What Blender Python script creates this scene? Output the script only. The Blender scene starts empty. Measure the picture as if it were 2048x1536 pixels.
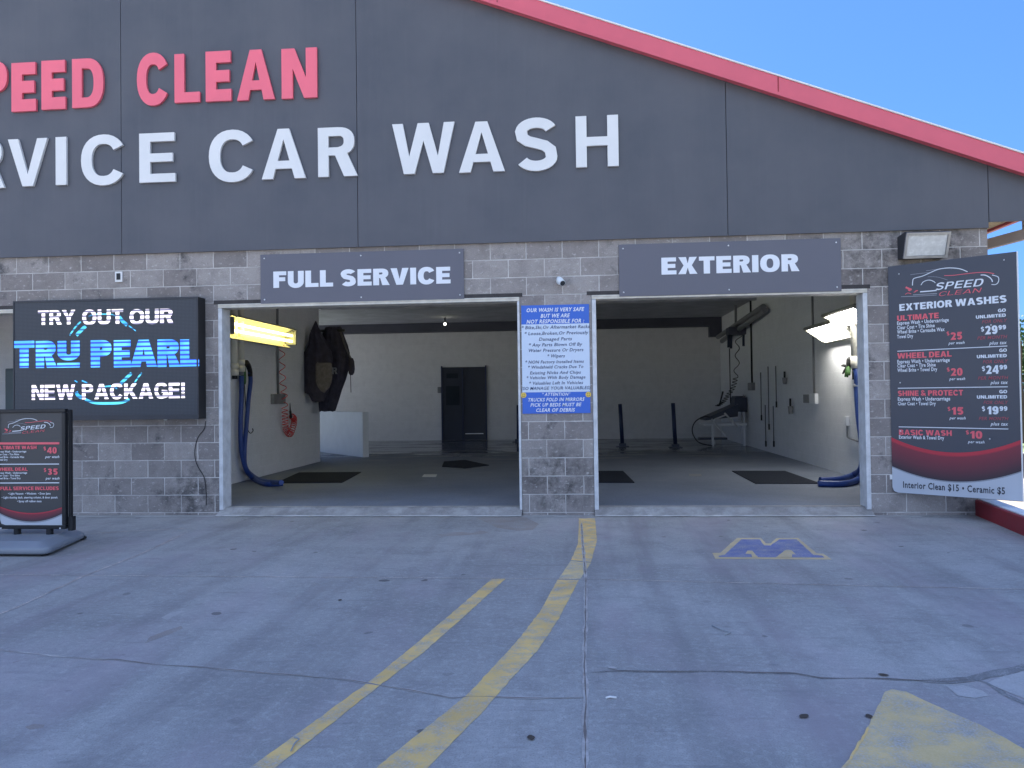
import bpy, bmesh, math, random
from mathutils import Vector, Matrix, noise
from mathutils.geometry import tessellate_polygon
R = math.radians
random.seed(7)
scene = bpy.context.scene
col = scene.collection

# ------------------------------------------------------------------ camera
FPX = 1550.0
CAM = Vector((0.0, -8.69, 1.33))
YAW, PITCH, ROLL = R(4.9), R(0.93), R(0.766)
FW = Vector((-math.sin(YAW) * math.cos(PITCH), math.cos(YAW) * math.cos(PITCH), math.sin(PITCH)))
R0 = Vector((math.cos(YAW), math.sin(YAW), 0))
U0 = R0.cross(FW)
RT = math.cos(ROLL) * R0 - math.sin(ROLL) * U0
UP = math.sin(ROLL) * R0 + math.cos(ROLL) * U0
cam = bpy.data.cameras.new('camera')
cam.sensor_fit = 'HORIZONTAL'
cam.sensor_width = 36.0
cam.lens = 36.0 * FPX / 2048
cam.clip_start = 0.05
cam.clip_end = 3000
co = bpy.data.objects.new('camera', cam)
m3 = Matrix((RT, UP, -FW)).transposed()
co.matrix_world = Matrix.Translation(CAM) @ m3.to_4x4()
col.objects.link(co)
scene.camera = co

# ------------------------------------------------------------------ sky, sun, exposure
SUN_EL, SUN_AZ = R(37), R(-18)          # azimuth from +y, negative towards -x
world = bpy.data.worlds.new("World")
scene.world = world
world.use_nodes = True
nt = world.node_tree
bg = nt.nodes['Background']
sky = nt.nodes.new('ShaderNodeTexSky')
sky.sky_type = 'NISHITA'
sky.sun_disc = False
sky.sun_elevation = SUN_EL
sky.sun_rotation = SUN_AZ
sky.altitude = 200
sky.air_density = 1.0
sky.dust_density = 0.3
sky.ozone_density = 2.5
# the sky's range is evened out to lift the shaded front (less contrast between the sun side and the far side)
gm = nt.nodes.new('ShaderNodeGamma')
gm.inputs[1].default_value = .5
tn = nt.nodes.new('ShaderNodeMix'); tn.data_type = 'RGBA'; tn.blend_type = 'MULTIPLY'
tn.inputs[0].default_value = 1
tn.inputs[7].default_value = (.28, .56, 1.2, 1)
nt.links.new(sky.outputs[0], gm.inputs[0])
nt.links.new(gm.outputs[0], tn.inputs[6])
# broken white cloud added unseen behind the camera to brighten the shaded front and bays
tc = nt.nodes.new('ShaderNodeTexCoord')
sp = nt.nodes.new('ShaderNodeSeparateXYZ')
nt.links.new(tc.outputs['Generated'], sp.inputs[0])
mk = nt.nodes.new('ShaderNodeMapRange'); mk.interpolation_type = 'SMOOTHSTEP'
for i_, v_ in enumerate((.12, -.45, 0, 1)): mk.inputs[i_ + 1].default_value = v_
nt.links.new(sp.outputs[1], mk.inputs[0])
cn = nt.nodes.new('ShaderNodeTexNoise'); cn.inputs['Scale'].default_value = 3.2; cn.inputs['Detail'].default_value = 6
nt.links.new(tc.outputs['Generated'], cn.inputs['Vector'])
cr0 = nt.nodes.new('ShaderNodeMapRange')
for i_, v_ in enumerate((.36, .56, .25, 1)): cr0.inputs[i_ + 1].default_value = v_
nt.links.new(cn.outputs['Fac'], cr0.inputs[0])
ml = nt.nodes.new('ShaderNodeMath'); ml.operation = 'MULTIPLY'
nt.links.new(mk.outputs[0], ml.inputs[0]); nt.links.new(cr0.outputs[0], ml.inputs[1])
cm = nt.nodes.new('ShaderNodeMix'); cm.data_type = 'RGBA'
nt.links.new(ml.outputs[0], cm.inputs[0])
nt.links.new(tn.outputs[2], cm.inputs[6])
cm.inputs[7].default_value = (2.35, 3.0, 4.25, 1)
nt.links.new(cm.outputs[2], bg.inputs[0])
bg.inputs[1].default_value = 0.062
sd = bpy.data.lights.new('sun', 'SUN')
sd.energy = 5.0
sd.angle = R(0.5)
sd.color = (1.0, 0.95, 0.87)
so = bpy.data.objects.new('sun', sd)
sv = Vector((math.sin(SUN_AZ) * math.cos(SUN_EL), math.cos(SUN_AZ) * math.cos(SUN_EL), math.sin(SUN_EL)))
so.rotation_euler = sv.to_track_quat('Z', 'Y').to_euler()
so.location = (-5, -6, 14)
col.objects.link(so)
vs = scene.view_settings
vs.view_transform = 'Standard'
vs.look = 'None'
vs.gamma = 1
vs.use_curve_mapping = False
vs.exposure = 2.75
scene.cycles.max_bounces = 8
scene.cycles.diffuse_bounces = 5
scene.cycles.use_denoising = True

# ------------------------------------------------------------------ photo measurements -> places on real planes
def ray(px, py):
    return FW + (px - 1024) / FPX * RT + (768 - py) / FPX * UP
def on(px, py, ax, v):
    d = ray(px, py)
    return CAM + d * ((v - CAM[ax]) / d[ax])
def PX(px, py, x): return on(px, py, 0, x)
def PY(px, py, y=0.0): return on(px, py, 1, y)
def G(px, py, z=0.0): return on(px, py, 2, z)

# ------------------------------------------------------------------ materials
def new_mat(name):
    m = bpy.data.materials.new(name)
    m.use_nodes = True
    n = m.node_tree.nodes
    return m, n, m.node_tree.links, n['Principled BSDF']
def nd(n, t, **kw):
    a = n.new(t)
    for k, v in kw.items():
        setattr(a, k, v)
    return a
def noise_node(n, l, pos, scale, detail=4, rough=.55, stretch=None):
    if stretch:
        mp = nd(n, 'ShaderNodeMapping')
        mp.inputs['Scale'].default_value = stretch
        l.new(pos, mp.inputs['Vector'])
        pos = mp.outputs[0]
    t = nd(n, 'ShaderNodeTexNoise')
    t.inputs['Scale'].default_value = scale
    t.inputs['Detail'].default_value = detail
    t.inputs['Roughness'].default_value = rough
    l.new(pos, t.inputs['Vector'])
    return t.outputs['Fac']
def remap(n, l, v, a, b, c, d, smooth=False):
    t = nd(n, 'ShaderNodeMapRange')
    if smooth:
        t.interpolation_type = 'SMOOTHSTEP'
    for i, x in enumerate((a, b, c, d)):
        t.inputs[i + 1].default_value = x
    l.new(v, t.inputs[0])
    return t.outputs[0]
def mixc(n, l, f, a, b, mode='MIX'):
    t = nd(n, 'ShaderNodeMix', data_type='RGBA', blend_type=mode)
    for s, v in ((t.inputs[0], f), (t.inputs[6], a), (t.inputs[7], b)):
        if isinstance(v, (int, float)):
            s.default_value = v
        elif isinstance(v, tuple):
            s.default_value = (*v, 1) if len(v) == 3 else v
        else:
            l.new(v, s)
    return t.outputs[2]
def mth(n, l, op, a, b=0.0):
    t = nd(n, 'ShaderNodeMath', operation=op)
    for s, v in ((t.inputs[0], a), (t.inputs[1], b)):
        if isinstance(v, (int, float)):
            s.default_value = v
        else:
            l.new(v, s)
    return t.outputs[0]
def mat(name, c, rough=.6, metal=0.0, var=.12, scale=3.0, bump=0.0, bscale=60.0, emit=0.0, spec=.5, stretch=None):
    m, n, l, b = new_mat(name)
    pos = nd(n, 'ShaderNodeNewGeometry').outputs['Position']
    f = noise_node(n, l, pos, scale, 5, .6, stretch)
    lo = tuple(max(0, x * (1 - var)) for x in c)
    hi = tuple(min(1, x * (1 + var)) for x in c)
    f2 = remap(n, l, f, .3, .7, 0, 1)
    cc = mixc(n, l, f2, lo, hi)
    l.new(cc, b.inputs['Base Color'])
    b.inputs['Metallic'].default_value = metal
    l.new(remap(n, l, f, .2, .8, max(.02, rough - .08), min(1, rough + .08)), b.inputs['Roughness'])
    b.inputs['Specular IOR Level'].default_value = spec
    if bump:
        t = nd(n, 'ShaderNodeBump')
        t.inputs['Strength'].default_value = bump
        t.inputs['Distance'].default_value = .01
        l.new(noise_node(n, l, pos, bscale, 4), t.inputs['Height'])
        l.new(t.outputs[0], b.inputs['Normal'])
    if emit:
        l.new(cc, b.inputs['Emission Color'])
        b.inputs['Emission Strength'].default_value = emit
    return m

def block_mat(name, c1, c2, mortar, mstr=(.25, .95), stains=True, bump=.6, grime=.45, ms=.006):
    m, n, l, b = new_mat(name)
    pos = nd(n, 'ShaderNodeNewGeometry').outputs['Position']
    sep = nd(n, 'ShaderNodeSeparateXYZ')
    l.new(pos, sep.inputs[0])
    u = mth(n, l, 'ADD', sep.outputs[0], sep.outputs[1])
    wob = noise_node(n, l, pos, 14, 2)
    u = mth(n, l, 'ADD', u, remap(n, l, wob, 0, 1, 20.32 - .45 + 0.4064 - .0045, 20.32 - .45 + 0.4064 + .0045))
    v = mth(n, l, 'ADD', sep.outputs[2], remap(n, l, noise_node(n, l, pos, 11, 2), 0, 1, 8.128 - .03 - .0035, 8.128 - .03 + .0035))
    cx = nd(n, 'ShaderNodeCombineXYZ')
    l.new(u, cx.inputs[0]); l.new(v, cx.inputs[1])
    br = nd(n, 'ShaderNodeTexBrick')
    br.offset = .5
    br.inputs['Scale'].default_value = 1
    br.inputs['Mortar Size'].default_value = ms
    br.inputs['Mortar Smooth'].default_value = .35
    br.inputs['Bias'].default_value = 0
    br.inputs['Brick Width'].default_value = .4064
    br.inputs['Row Height'].default_value = .2032
    br.inputs['Color1'].default_value = (0, 0, 0, 1)
    br.inputs['Color2'].default_value = (1, 1, 1, 1)
    br.inputs['Mortar'].default_value = (.5, .5, .5, 1)
    l.new(cx.outputs[0], br.inputs['Vector'])
    base = mixc(n, l, br.outputs['Color'], c1, c2)
    fine = noise_node(n, l, pos, 85, 6, .72)
    base = mixc(n, l, remap(n, l, fine, .3, .72, 0, .55), base, tuple(x * .52 for x in c1))
    blot = noise_node(n, l, pos, 5.5, 6, .65)
    base = mixc(n, l, remap(n, l, blot, .45, .75, 0, grime), base, tuple(x * .42 for x in c1))
    if stains:
        # pitted, sooty blotches and pale lime bloom
        dk = noise_node(n, l, pos, 2.1, 7, .72)
        base = mixc(n, l, remap(n, l, dk, .565, .68, 0, .8), base, (.035, .037, .045))
        for (sx, sz, rr) in ((3.25, 2.78, .62), (-.25, .38, .6), (3.9, 2.95, .5), (-4.5, .25, .5)):
            dx = mth(n, l, 'SUBTRACT', sep.outputs[0], sx); dz = mth(n, l, 'SUBTRACT', sep.outputs[2], sz)
            dd = mth(n, l, 'SQRT', mth(n, l, 'ADD', mth(n, l, 'MULTIPLY', dx, dx), mth(n, l, 'MULTIPLY', dz, dz)))
            near = remap(n, l, dd, rr * .25, rr, 1, 0, True)
            soot = remap(n, l, noise_node(n, l, pos, 6.5, 7, .74), .42, .62, 0, .8)
            base = mixc(n, l, mth(n, l, 'MULTIPLY', near, soot), base, (.05, .047, .047))
        lt = noise_node(n, l, pos, 17, 5, .7, (1, 1, 1.6))
        base = mixc(n, l, remap(n, l, lt, .57, .72, 0, .7), base, mortar)
    mn = noise_node(n, l, pos, 3.3, 4, .6)
    mf = mth(n, l, 'MULTIPLY', br.outputs['Fac'], remap(n, l, mn, .33, .62, mstr[0], mstr[1]))
    base = mixc(n, l, mf, base, mortar)
    l.new(base, b.inputs['Base Color'])
    b.inputs['Roughness'].default_value = .92
    b.inputs['Specular IOR Level'].default_value = .25
    h = mth(n, l, 'SUBTRACT', mth(n, l, 'MULTIPLY', fine, .5), mth(n, l, 'MULTIPLY', br.outputs['Fac'], .7))
    bp = nd(n, 'ShaderNodeBump')
    bp.inputs['Strength'].default_value = bump
    bp.inputs['Distance'].default_value = .012
    l.new(h, bp.inputs['Height'])
    l.new(bp.outputs[0], b.inputs['Normal'])
    return m

def concrete_mat(name, c, spots=True, rough=.85):
    m, n, l, b = new_mat(name)
    pos = nd(n, 'ShaderNodeNewGeometry').outputs['Position']
    big = noise_node(n, l, pos, .55, 6, .62)
    mid = noise_node(n, l, pos, 3.2, 7, .68)
    grit = noise_node(n, l, pos, 130, 4, .75)
    med = noise_node(n, l, pos, 28, 6, .7)
    cc = mixc(n, l, remap(n, l, big, .3, .7, 0, 1), tuple(x * .74 for x in c), tuple(x * 1.2 for x in c))
    cc = mixc(n, l, remap(n, l, mid, .45, .75, 0, .5), cc, tuple(x * .55 for x in c))
    cc = mixc(n, l, remap(n, l, med, .5, .8, 0, .55), cc, tuple(min(1, x * 1.75) for x in c))
    cc = mixc(n, l, remap(n, l, grit, .35, .5, .55, 0), cc, tuple(x * .42 for x in c))
    cc = mixc(n, l, remap(n, l, grit, .64, .74, 0, .65), cc, tuple(min(1, x * 2.3) for x in c))
    gr2 = noise_node(n, l, pos, 55, 5, .8)
    cc = mixc(n, l, remap(n, l, gr2, .58, .72, 0, .5), cc, tuple(x * .5 for x in c))
    cc = mixc(n, l, remap(n, l, gr2, .28, .42, .5, 0), cc, tuple(min(1, x * 1.7) for x in c))
    # faint wheel tracks running towards the two doors
    tr = noise_node(n, l, pos, 1.0, 4, .6, (2.6, .22, 1))
    cc = mixc(n, l, remap(n, l, tr, .48, .72, 0, .6), cc, (c[0] * .5, c[1] * .48, c[2] * .5))
    pu = noise_node(n, l, pos, .8, 5, .6, (1.4, .6, 1))
    cc = mixc(n, l, remap(n, l, pu, .5, .66, 0, .45), cc, (c[0] * 1.0, c[1] * .86, c[2] * .95))
    sm = noise_node(n, l, pos, 7.5, 7, .75, (.6, 1.6, 1))
    cc = mixc(n, l, remap(n, l, sm, .6, .7, 0, .55), cc, (c[0] * .42, c[1] * .42, c[2] * .45))
    sl = noise_node(n, l, pos, 6.1, 7, .75)
    cc = mixc(n, l, remap(n, l, sl, .61, .72, 0, .4), cc, tuple(min(1, x * 1.7) for x in c))
    sx = noise_node(n, l, pos, 5, 6, .7, (.35, 2.2, 1))
    cc = mixc(n, l, remap(n, l, sx, .56, .74, 0, .5), cc, (c[0] * .5, c[1] * .5, c[2] * .52))
    if spots:
        vo = nd(n, 'ShaderNodeTexVoronoi')
        vo.inputs['Scale'].default_value = 3.6
        vo.inputs['Randomness'].default_value = 1
        wp = nd(n, 'ShaderNodeVectorMath', operation='ADD')
        nn = nd(n, 'ShaderNodeTexNoise')
        nn.inputs['Scale'].default_value = 16
        l.new(pos, nn.inputs['Vector'])
        sc = nd(n, 'ShaderNodeVectorMath', operation='SCALE')
        sc.inputs['Scale'].default_value = .055
        l.new(nn.outputs['Color'], sc.inputs[0])
        l.new(pos, wp.inputs[0]); l.new(sc.outputs[0], wp.inputs[1])
        l.new(wp.outputs[0], vo.inputs['Vector'])
        sepc = nd(n, 'ShaderNodeSeparateColor')
        l.new(vo.outputs['Color'], sepc.inputs[0])
        rad = remap(n, l, sepc.outputs[0], .35, 1, 0, .15)
        d = mth(n, l, 'SUBTRACT', rad, vo.outputs['Distance'])
        cc = mixc(n, l, mth(n, l, 'MULTIPLY', remap(n, l, d, 0, .02, 0, 1), remap(n, l, sepc.outputs[1], 0, 1, .15, .85)), cc, (.10, .09, .085))
    l.new(cc, b.inputs['Base Color'])
    l.new(remap(n, l, mid, .3, .8, rough - .12, min(1, rough + .1)), b.inputs['Roughness'])
    b.inputs['Specular IOR Level'].default_value = .35
    bp = nd(n, 'ShaderNodeBump')
    bp.inputs['Strength'].default_value = .35
    bp.inputs['Distance'].default_value = .006
    l.new(mth(n, l, 'ADD', grit, mth(n, l, 'MULTIPLY', med, .8)), bp.inputs['Height'])
    l.new(bp.outputs[0], b.inputs['Normal'])
    return m

def wetfloor_mat():
    m, n, l, b = new_mat('interior_concrete')
    pos = nd(n, 'ShaderNodeNewGeometry').outputs['Position']
    sep = nd(n, 'ShaderNodeSeparateXYZ')
    l.new(pos, sep.inputs[0])
    big = noise_node(n, l, pos, .7, 6, .6)
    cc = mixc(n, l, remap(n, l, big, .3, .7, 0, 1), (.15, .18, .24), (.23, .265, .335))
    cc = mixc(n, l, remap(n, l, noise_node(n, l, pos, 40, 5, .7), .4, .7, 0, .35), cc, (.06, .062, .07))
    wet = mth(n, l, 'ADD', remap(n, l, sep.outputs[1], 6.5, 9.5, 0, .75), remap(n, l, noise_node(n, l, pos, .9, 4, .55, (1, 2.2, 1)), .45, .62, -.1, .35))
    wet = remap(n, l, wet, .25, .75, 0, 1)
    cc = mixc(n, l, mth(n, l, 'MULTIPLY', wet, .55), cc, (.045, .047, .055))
    l.new(cc, b.inputs['Base Color'])
    l.new(remap(n, l, wet, 0, 1, .7, .13), b.inputs['Roughness'])
    bp = nd(n, 'ShaderNodeBump')
    bp.inputs['Strength'].default_value = .12
    bp.inputs['Distance'].default_value = .01
    l.new(noise_node(n, l, pos, 9, 5, .6), bp.inputs['Height'])
    l.new(bp.outputs[0], b.inputs['Normal'])
    return m

def worn_mat(name, paint, under, lo=.38, hi=.6, scale=6, keep=.85):
    m, n, l, b = new_mat(name)
    pos = nd(n, 'ShaderNodeNewGeometry').outputs['Position']
    f = noise_node(n, l, pos, scale, 7, .7)
    g = noise_node(n, l, pos, 110, 4, .7)
    s = mth(n, l, 'ADD', mth(n, l, 'MULTIPLY', f, .72), mth(n, l, 'MULTIPLY', g, .28))
    tone = mixc(n, l, remap(n, l, noise_node(n, l, pos, 2.3, 4), .3, .7, 0, 1), tuple(x * .8 for x in paint), tuple(min(1, x * 1.15) for x in paint))
    u = mixc(n, l, remap(n, l, g, .35, .7, 0, 1), tuple(x * .6 for x in under), tuple(min(1, x * 1.4) for x in under))
    l.new(mixc(n, l, remap(n, l, s, lo, hi, keep, .1), u, tone), b.inputs['Base Color'])
    b.inputs['Roughness'].default_value = .8
    bp = nd(n, 'ShaderNodeBump')
    bp.inputs['Strength'].default_value = .3
    bp.inputs['Distance'].default_value = .005
    l.new(g, bp.inputs['Height'])
    l.new(bp.outputs[0], b.inputs['Normal'])
    return m

CONC = (.405, .392, .375)
M = {}
M['concrete'] = concrete_mat('slab_concrete', CONC)
M['far_concrete'] = concrete_mat('lot_concrete', (.19, .165, .135), False)
M['inner_floor'] = wetfloor_mat()
M['block'] = block_mat('grey_block', (.27, .24, .228), (.46, .42, .395), (.66, .63, .6))
M['white_block'] = block_mat('white_painted_block', (.78, .79, .81), (.81, .82, .84), (.84, .85, .87), (.1, .5), False, .22, .12, .004)
M['dim_block'] = block_mat('grey_painted_block', (.79, .79, .79), (.82, .82, .82), (.85, .85, .86), (.1, .4), False, .22, .18, .004)
M['panel'] = mat('charcoal_panel', (.118, .112, .122), .5, 0, .16, .9, .08, 90)
def panel_mat():
    m, n, l, b = new_mat('charcoal_panel_weathered')
    pos = nd(n, 'ShaderNodeNewGeometry').outputs['Position']
    a = noise_node(n, l, pos, 1.1, 5, .6)
    c = mixc(n, l, remap(n, l, a, .3, .7, 0, 1), (.068, .071, .087), (.1, .102, .12))
    st = noise_node(n, l, pos, 2.2, 6, .68, (4.5, 1, .22))
    c = mixc(n, l, remap(n, l, st, .52, .74, 0, .16), c, (.125, .127, .142))
    st2 = noise_node(n, l, pos, 1.7, 6, .7, (6, 1, .3))
    c = mixc(n, l, remap(n, l, st2, .54, .74, 0, .16), c, (.05, .051, .062))
    l.new(c, b.inputs['Base Color'])
    l.new(remap(n, l, a, .3, .7, .38, .6), b.inputs['Roughness'])
    bp = nd(n, 'ShaderNodeBump'); bp.inputs['Strength'].default_value = .1; bp.inputs['Distance'].default_value = .02
    l.new(noise_node(n, l, pos, 1.3, 2), bp.inputs['Height']); l.new(bp.outputs[0], b.inputs['Normal'])
    return m
M['panel'] = panel_mat()
M['wand'] = mat('wand_grey', (.09, .09, .105), .5, 0, .1)
M['cabinet'] = mat('cabinet_paint', (.07, .10, .11), .5, 0, .1, 4)
M['seam'] = mat('seam_dark', (.02, .021, .026), .8)
M['red_metal'] = mat('red_painted_metal', (.66, .115, .16), .42, 0, .06, 2)
M['red_letter'] = mat('red_acrylic', (.84, .15, .21), .45, 0, .05, 2)
M['white_letter'] = mat('white_acrylic', (.72, .72, .72), .45, 0, .04, 2)
M['white_trim'] = mat('white_trim', (.75, .75, .74), .5, 0, .08, 5)
M['cream_frame'] = mat('cream_painted_steel', (.62, .58, .5), .5, 0, .16, 9, .1)
M['white_frame'] = mat('white_painted_steel', (.6, .61, .62), .5, 0, .18, 9, .1)
M['lintel'] = mat('lintel_steel', (.05, .045, .045), .7, .2, .3, 9, .2)
M['roof'] = mat('roof_sheet', (.2, .2, .2), .6)
M['ceiling'] = mat('ceiling_dark', (.42, .43, .46), .85, 0, .2, 2)
M['beam'] = mat('beam_dark', (.07, .075, .1), .7, 0, .2, 2)
M['sign_panel'] = mat('sign_charcoal', (.12, .118, .145), .4, 0, .04, 2)
M['sign_white'] = mat('sign_white', (.78, .8, .84), .5, 0, .03, 2)
M['dark_metal'] = mat('black_metal', (.02, .021, .024), .4, .4, .2, 5)
M['dark_navy'] = mat('navy_black', (.03, .042, .075), .45, 0, .2, 5)
M['screw'] = mat('screw_zinc', (.7, .7, .72), .35, .6)
M['steel'] = mat('galvanised', (.42, .43, .44), .45, .6, .15, 12)
M['grey_box'] = mat('grey_box', (.22, .225, .235), .55, .2, .12, 8)
M['pvc'] = mat('white_pvc', (.7, .68, .6), .4, 0, .06, 4)
M['hose_blue'] = mat('blue_hose', (.02, .055, .23), .42, 0, .12, 30)
M['rubber'] = mat('black_rubber', (.012, .012, .014), .6, 0, .2, 9)
M['mat_rubber'] = mat('rubber_mat', (.018, .023, .036), .85, 0, .2, 9, .4, 120, spec=.15)
M['coil_red'] = mat('red_coil', (.6, .045, .04), .35)
M['green'] = mat('green_cloth', (.06, .16, .04), .8, 0, .3, 30, .4)
M['cloth_dark'] = mat('dark_cloth', (.045, .041, .062), .9, 0, .35, 9, .5, 40)
M['cloth_grey'] = mat('grey_cloth', (.12, .11, .12), .95, 0, .25, 20, .5, 90)
M['blue_sign'] = mat('blue_vinyl', (.03, .13, .56), .4, 0, .04, 3)
M['blue_text'] = mat('grey_blue_ink', (.06, .085, .17), .5)
M['pale_blue'] = mat('pale_sign', (.6, .69, .82), .4, 0, .03, 3)
M['smile'] = mat('yellow_sticker', (.8, .55, .1), .5)
M['yellow_paint'] = worn_mat('yellow_road_paint', (.88, .57, .18), CONC, .45, .64, 8, .9)
M['yellow_faded'] = worn_mat('faded_yellow_paint', (.82, .58, .22), CONC, .45, .62, 4.5, .78)
M['blue_paint'] = worn_mat('blue_road_paint', (.14, .17, .40), CONC, .42, .7, 7, .9)
M['straw_paint'] = worn_mat('straw_road_paint', (.72, .54, .28), CONC, .46, .75, 7, .9)
M['sill'] = worn_mat('worn_white_sill', (.44, .42, .40), (.24, .225, .215), .40, .6, 6, .9)
M['white_line'] = worn_mat('chipped_white_paint', (.70, .68, .65), CONC, .42, .60, 5, .9)
M['crack'] = mat('crack_dark', (.2, .165, .145), .95, 0, .3, 20)
M['tar'] = worn_mat('crack_filler', (.19, .18, .175), CONC, .42, .66, 7, .9)
M['pale_joint'] = worn_mat('pale_joint', (.54, .5, .47), (.3, .27, .25), .46, .6, 7, .95)
M['thin_joint'] = worn_mat('thin_joint', (.36, .3, .27), (.70, .62, .56), .44, .56, 3, .95)
M['stain'] = worn_mat('damp_stain', (.31, .26, .23), CONC, .45, .7, 4, .8)
M['patch'] = worn_mat('pale_patch', (.52, .49, .47), CONC, .42, .66, 5, .9)
M['poster'] = mat('poster_black', (.052, .052, .054), .45, 0, .08, 2)
M['board'] = mat('board_navy', (.058, .062, .08), .38, 0, .05, 2)
M['p_white'] = mat('print_white', (.76, .79, .84), .5, 0, .02)
M['p_red'] = mat('print_red', (.80, .13, .16), .5, 0, .03)
M['p_dred'] = mat('print_dark_red', (.36, .075, .10), .5, 0, .03)
M['p_grey'] = mat('print_grey', (.3, .31, .35), .5, 0, .03)
M['p_dark'] = mat('print_dark', (.03, .035, .05), .5, 0, .03)
M['p_foot'] = mat('print_foot', (.50, .53, .58), .45, 0, .04, 2)
M['base_grey'] = mat('grey_plastic', (.23, .25, .28), .5, 0, .07, 3, .1, 60)
M['glass_lens'] = mat('frosted_lens', (.62, .63, .62), .25, 0, .12, 18)
M['bronze'] = mat('bronze_housing', (.045, .047, .055), .5, .3, .2, 6)
M['cam_white'] = mat('camera_white', (.72, .76, .78), .35)
M['lens_dark'] = mat('lens_dark', (.03, .035, .04), .15)
M['tan_deck'] = mat('tan_deck', (.55, .47, .33), .6, 0, .1, 5)
M['pink_beam'] = mat('pale_beam', (.5, .44, .43), .6, 0, .08, 3)
M['kerb_red'] = mat('kerb_red_paint', (.27, .018, .028), .55, 0, .15, 4, .15, 40)
M['grass'] = mat('grass_green', (.06, .11, .02), .95, 0, .35, 3, .6, 30)
M['bark'] = mat('bark', (.09, .065, .045), .95, 0, .3, 9, .6, 20)
M['leaf_g'] = mat('leaf_green', (.055, .105, .03), .8, 0, .4, 1.2)
M['leaf_r'] = mat('leaf_russet', (.22, .10, .07), .8, 0, .4, 1.2)
M['low_wall'] = mat('low_wall_grey', (.12, .12, .125), .9, 0, .2, 3)
M['pvc_panel'] = mat('white_panel', (.66, .68, .7), .5, 0, .06, 3)
M['door'] = mat('navy_door', (.016, .022, .042), .4, 0, .15, 3)
M['glass_dark'] = mat('dark_pane', (.025, .034, .045), .12, 0, .1, 3)
M['post_blue'] = mat('navy_post', (.012, .022, .075), .5, 0, .15, 5)
M['tube_yellow'] = mat('lit_tube_yellow', (1, .88, .30), .4, 0, 0, 1, emit=1.9)
M['tube_white'] = mat('lit_tube_white', (1, .98, .92), .4, 0, 0, 1, emit=3.8)
M['reflector'] = mat('reflector', (.34, .33, .27), .35, 0, .05)
M['reflector_grey'] = mat('reflector_grey', (.035, .035, .033), .45, 0, .05)
M['bulb'] = mat('lit_bulb', (1, .95, .75), .4, 0, 0, 1, emit=4.0)
M['leaf_brown'] = mat('dry_leaf', (.08, .06, .045), .9, 0, .4, 30)
M['straw'] = mat('dry_straw', (.35, .36, .36), .8)

def led_mat(name, bands):
    m, n, l, b = new_mat(name)
    pos = nd(n, 'ShaderNodeNewGeometry').outputs['Position']
    sep = nd(n, 'ShaderNodeSeparateXYZ')
    l.new(pos, sep.inputs[0])
    w = mth(n, l, 'SINE', mth(n, l, 'MULTIPLY', sep.outputs[2], 2 * math.pi / .052))
    f = remap(n, l, w, -.75, .1, 0, 1)
    c = mixc(n, l, f, bands[0], bands[1])
    f3 = noise_node(n, l, pos, 3.0, 2, .5, (1, 1, 1))
    c = mixc(n, l, remap(n, l, f3, .42, .62, 0, 1), c, mixc(n, l, f, bands[0], bands[2]))
    l.new(c, b.inputs['Emission Color'])
    b.inputs['Emission Strength'].default_value = .30
    b.inputs['Base Color'].default_value = (.02, .02, .03, 1)
    return m
M['led_white'] = led_mat('led_white', ((.10, .10, .20), (1.0, .98, 1.0), (.95, .85, .95)))
M['led_blue'] = led_mat('led_blue', ((.01, .03, .5), (.05, .32, .98), (.12, .55, .9)))
M['led_teal'] = led_mat('led_teal', ((.01, .10, .25), (.08, .55, .75), (.03, .35, .8)))
def screen_mat():
    m, n, l, b = new_mat('led_screen')
    pos = nd(n, 'ShaderNodeNewGeometry').outputs['Position']
    sep = nd(n, 'ShaderNodeSeparateXYZ')
    l.new(pos, sep.inputs[0])
    a = mth(n, l, 'SINE', mth(n, l, 'MULTIPLY', sep.outputs[0], 2 * math.pi / .016))
    c = mth(n, l, 'SINE', mth(n, l, 'MULTIPLY', sep.outputs[2], 2 * math.pi / .016))
    f = mth(n, l, 'MULTIPLY', remap(n, l, a, -.5, .5, 0, 1), remap(n, l, c, -.5, .5, 0, 1))
    l.new(mixc(n, l, f, (.038, .042, .05), (.075, .082, .098)), b.inputs['Base Color'])
    b.inputs['Roughness'].default_value = .6
    return m
M['screen'] = screen_mat()
def swoosh_mat(name, ax, v0, v1):
    # printed art of the board: a red band that runs into black along its own width
    m, n, l, b = new_mat(name)
    at = nd(n, 'ShaderNodeAttribute', attribute_name='band')
    cr = nd(n, 'ShaderNodeValToRGB')
    e = cr.color_ramp.elements
    e[0].position = 0; e[0].color = (.5, .03, .05, 1)
    e[1].position = 1; e[1].color = (.035, .025, .035, 1)
    k = cr.color_ramp.elements.new(.1); k.color = (.5, .03, .05, 1)
    k = cr.color_ramp.elements.new(.16); k.color = (.22, .028, .045, 1)
    k = cr.color_ramp.elements.new(.6); k.color = (.13, .028, .042, 1)
    l.new(at.outputs['Fac'], cr.inputs[0])
    l.new(cr.outputs[0], b.inputs['Base Color'])
    b.inputs['Roughness'].default_value = .45
    return m
M['swoosh'] = swoosh_mat('red_swoosh_print', 0, 0, 1)

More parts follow.
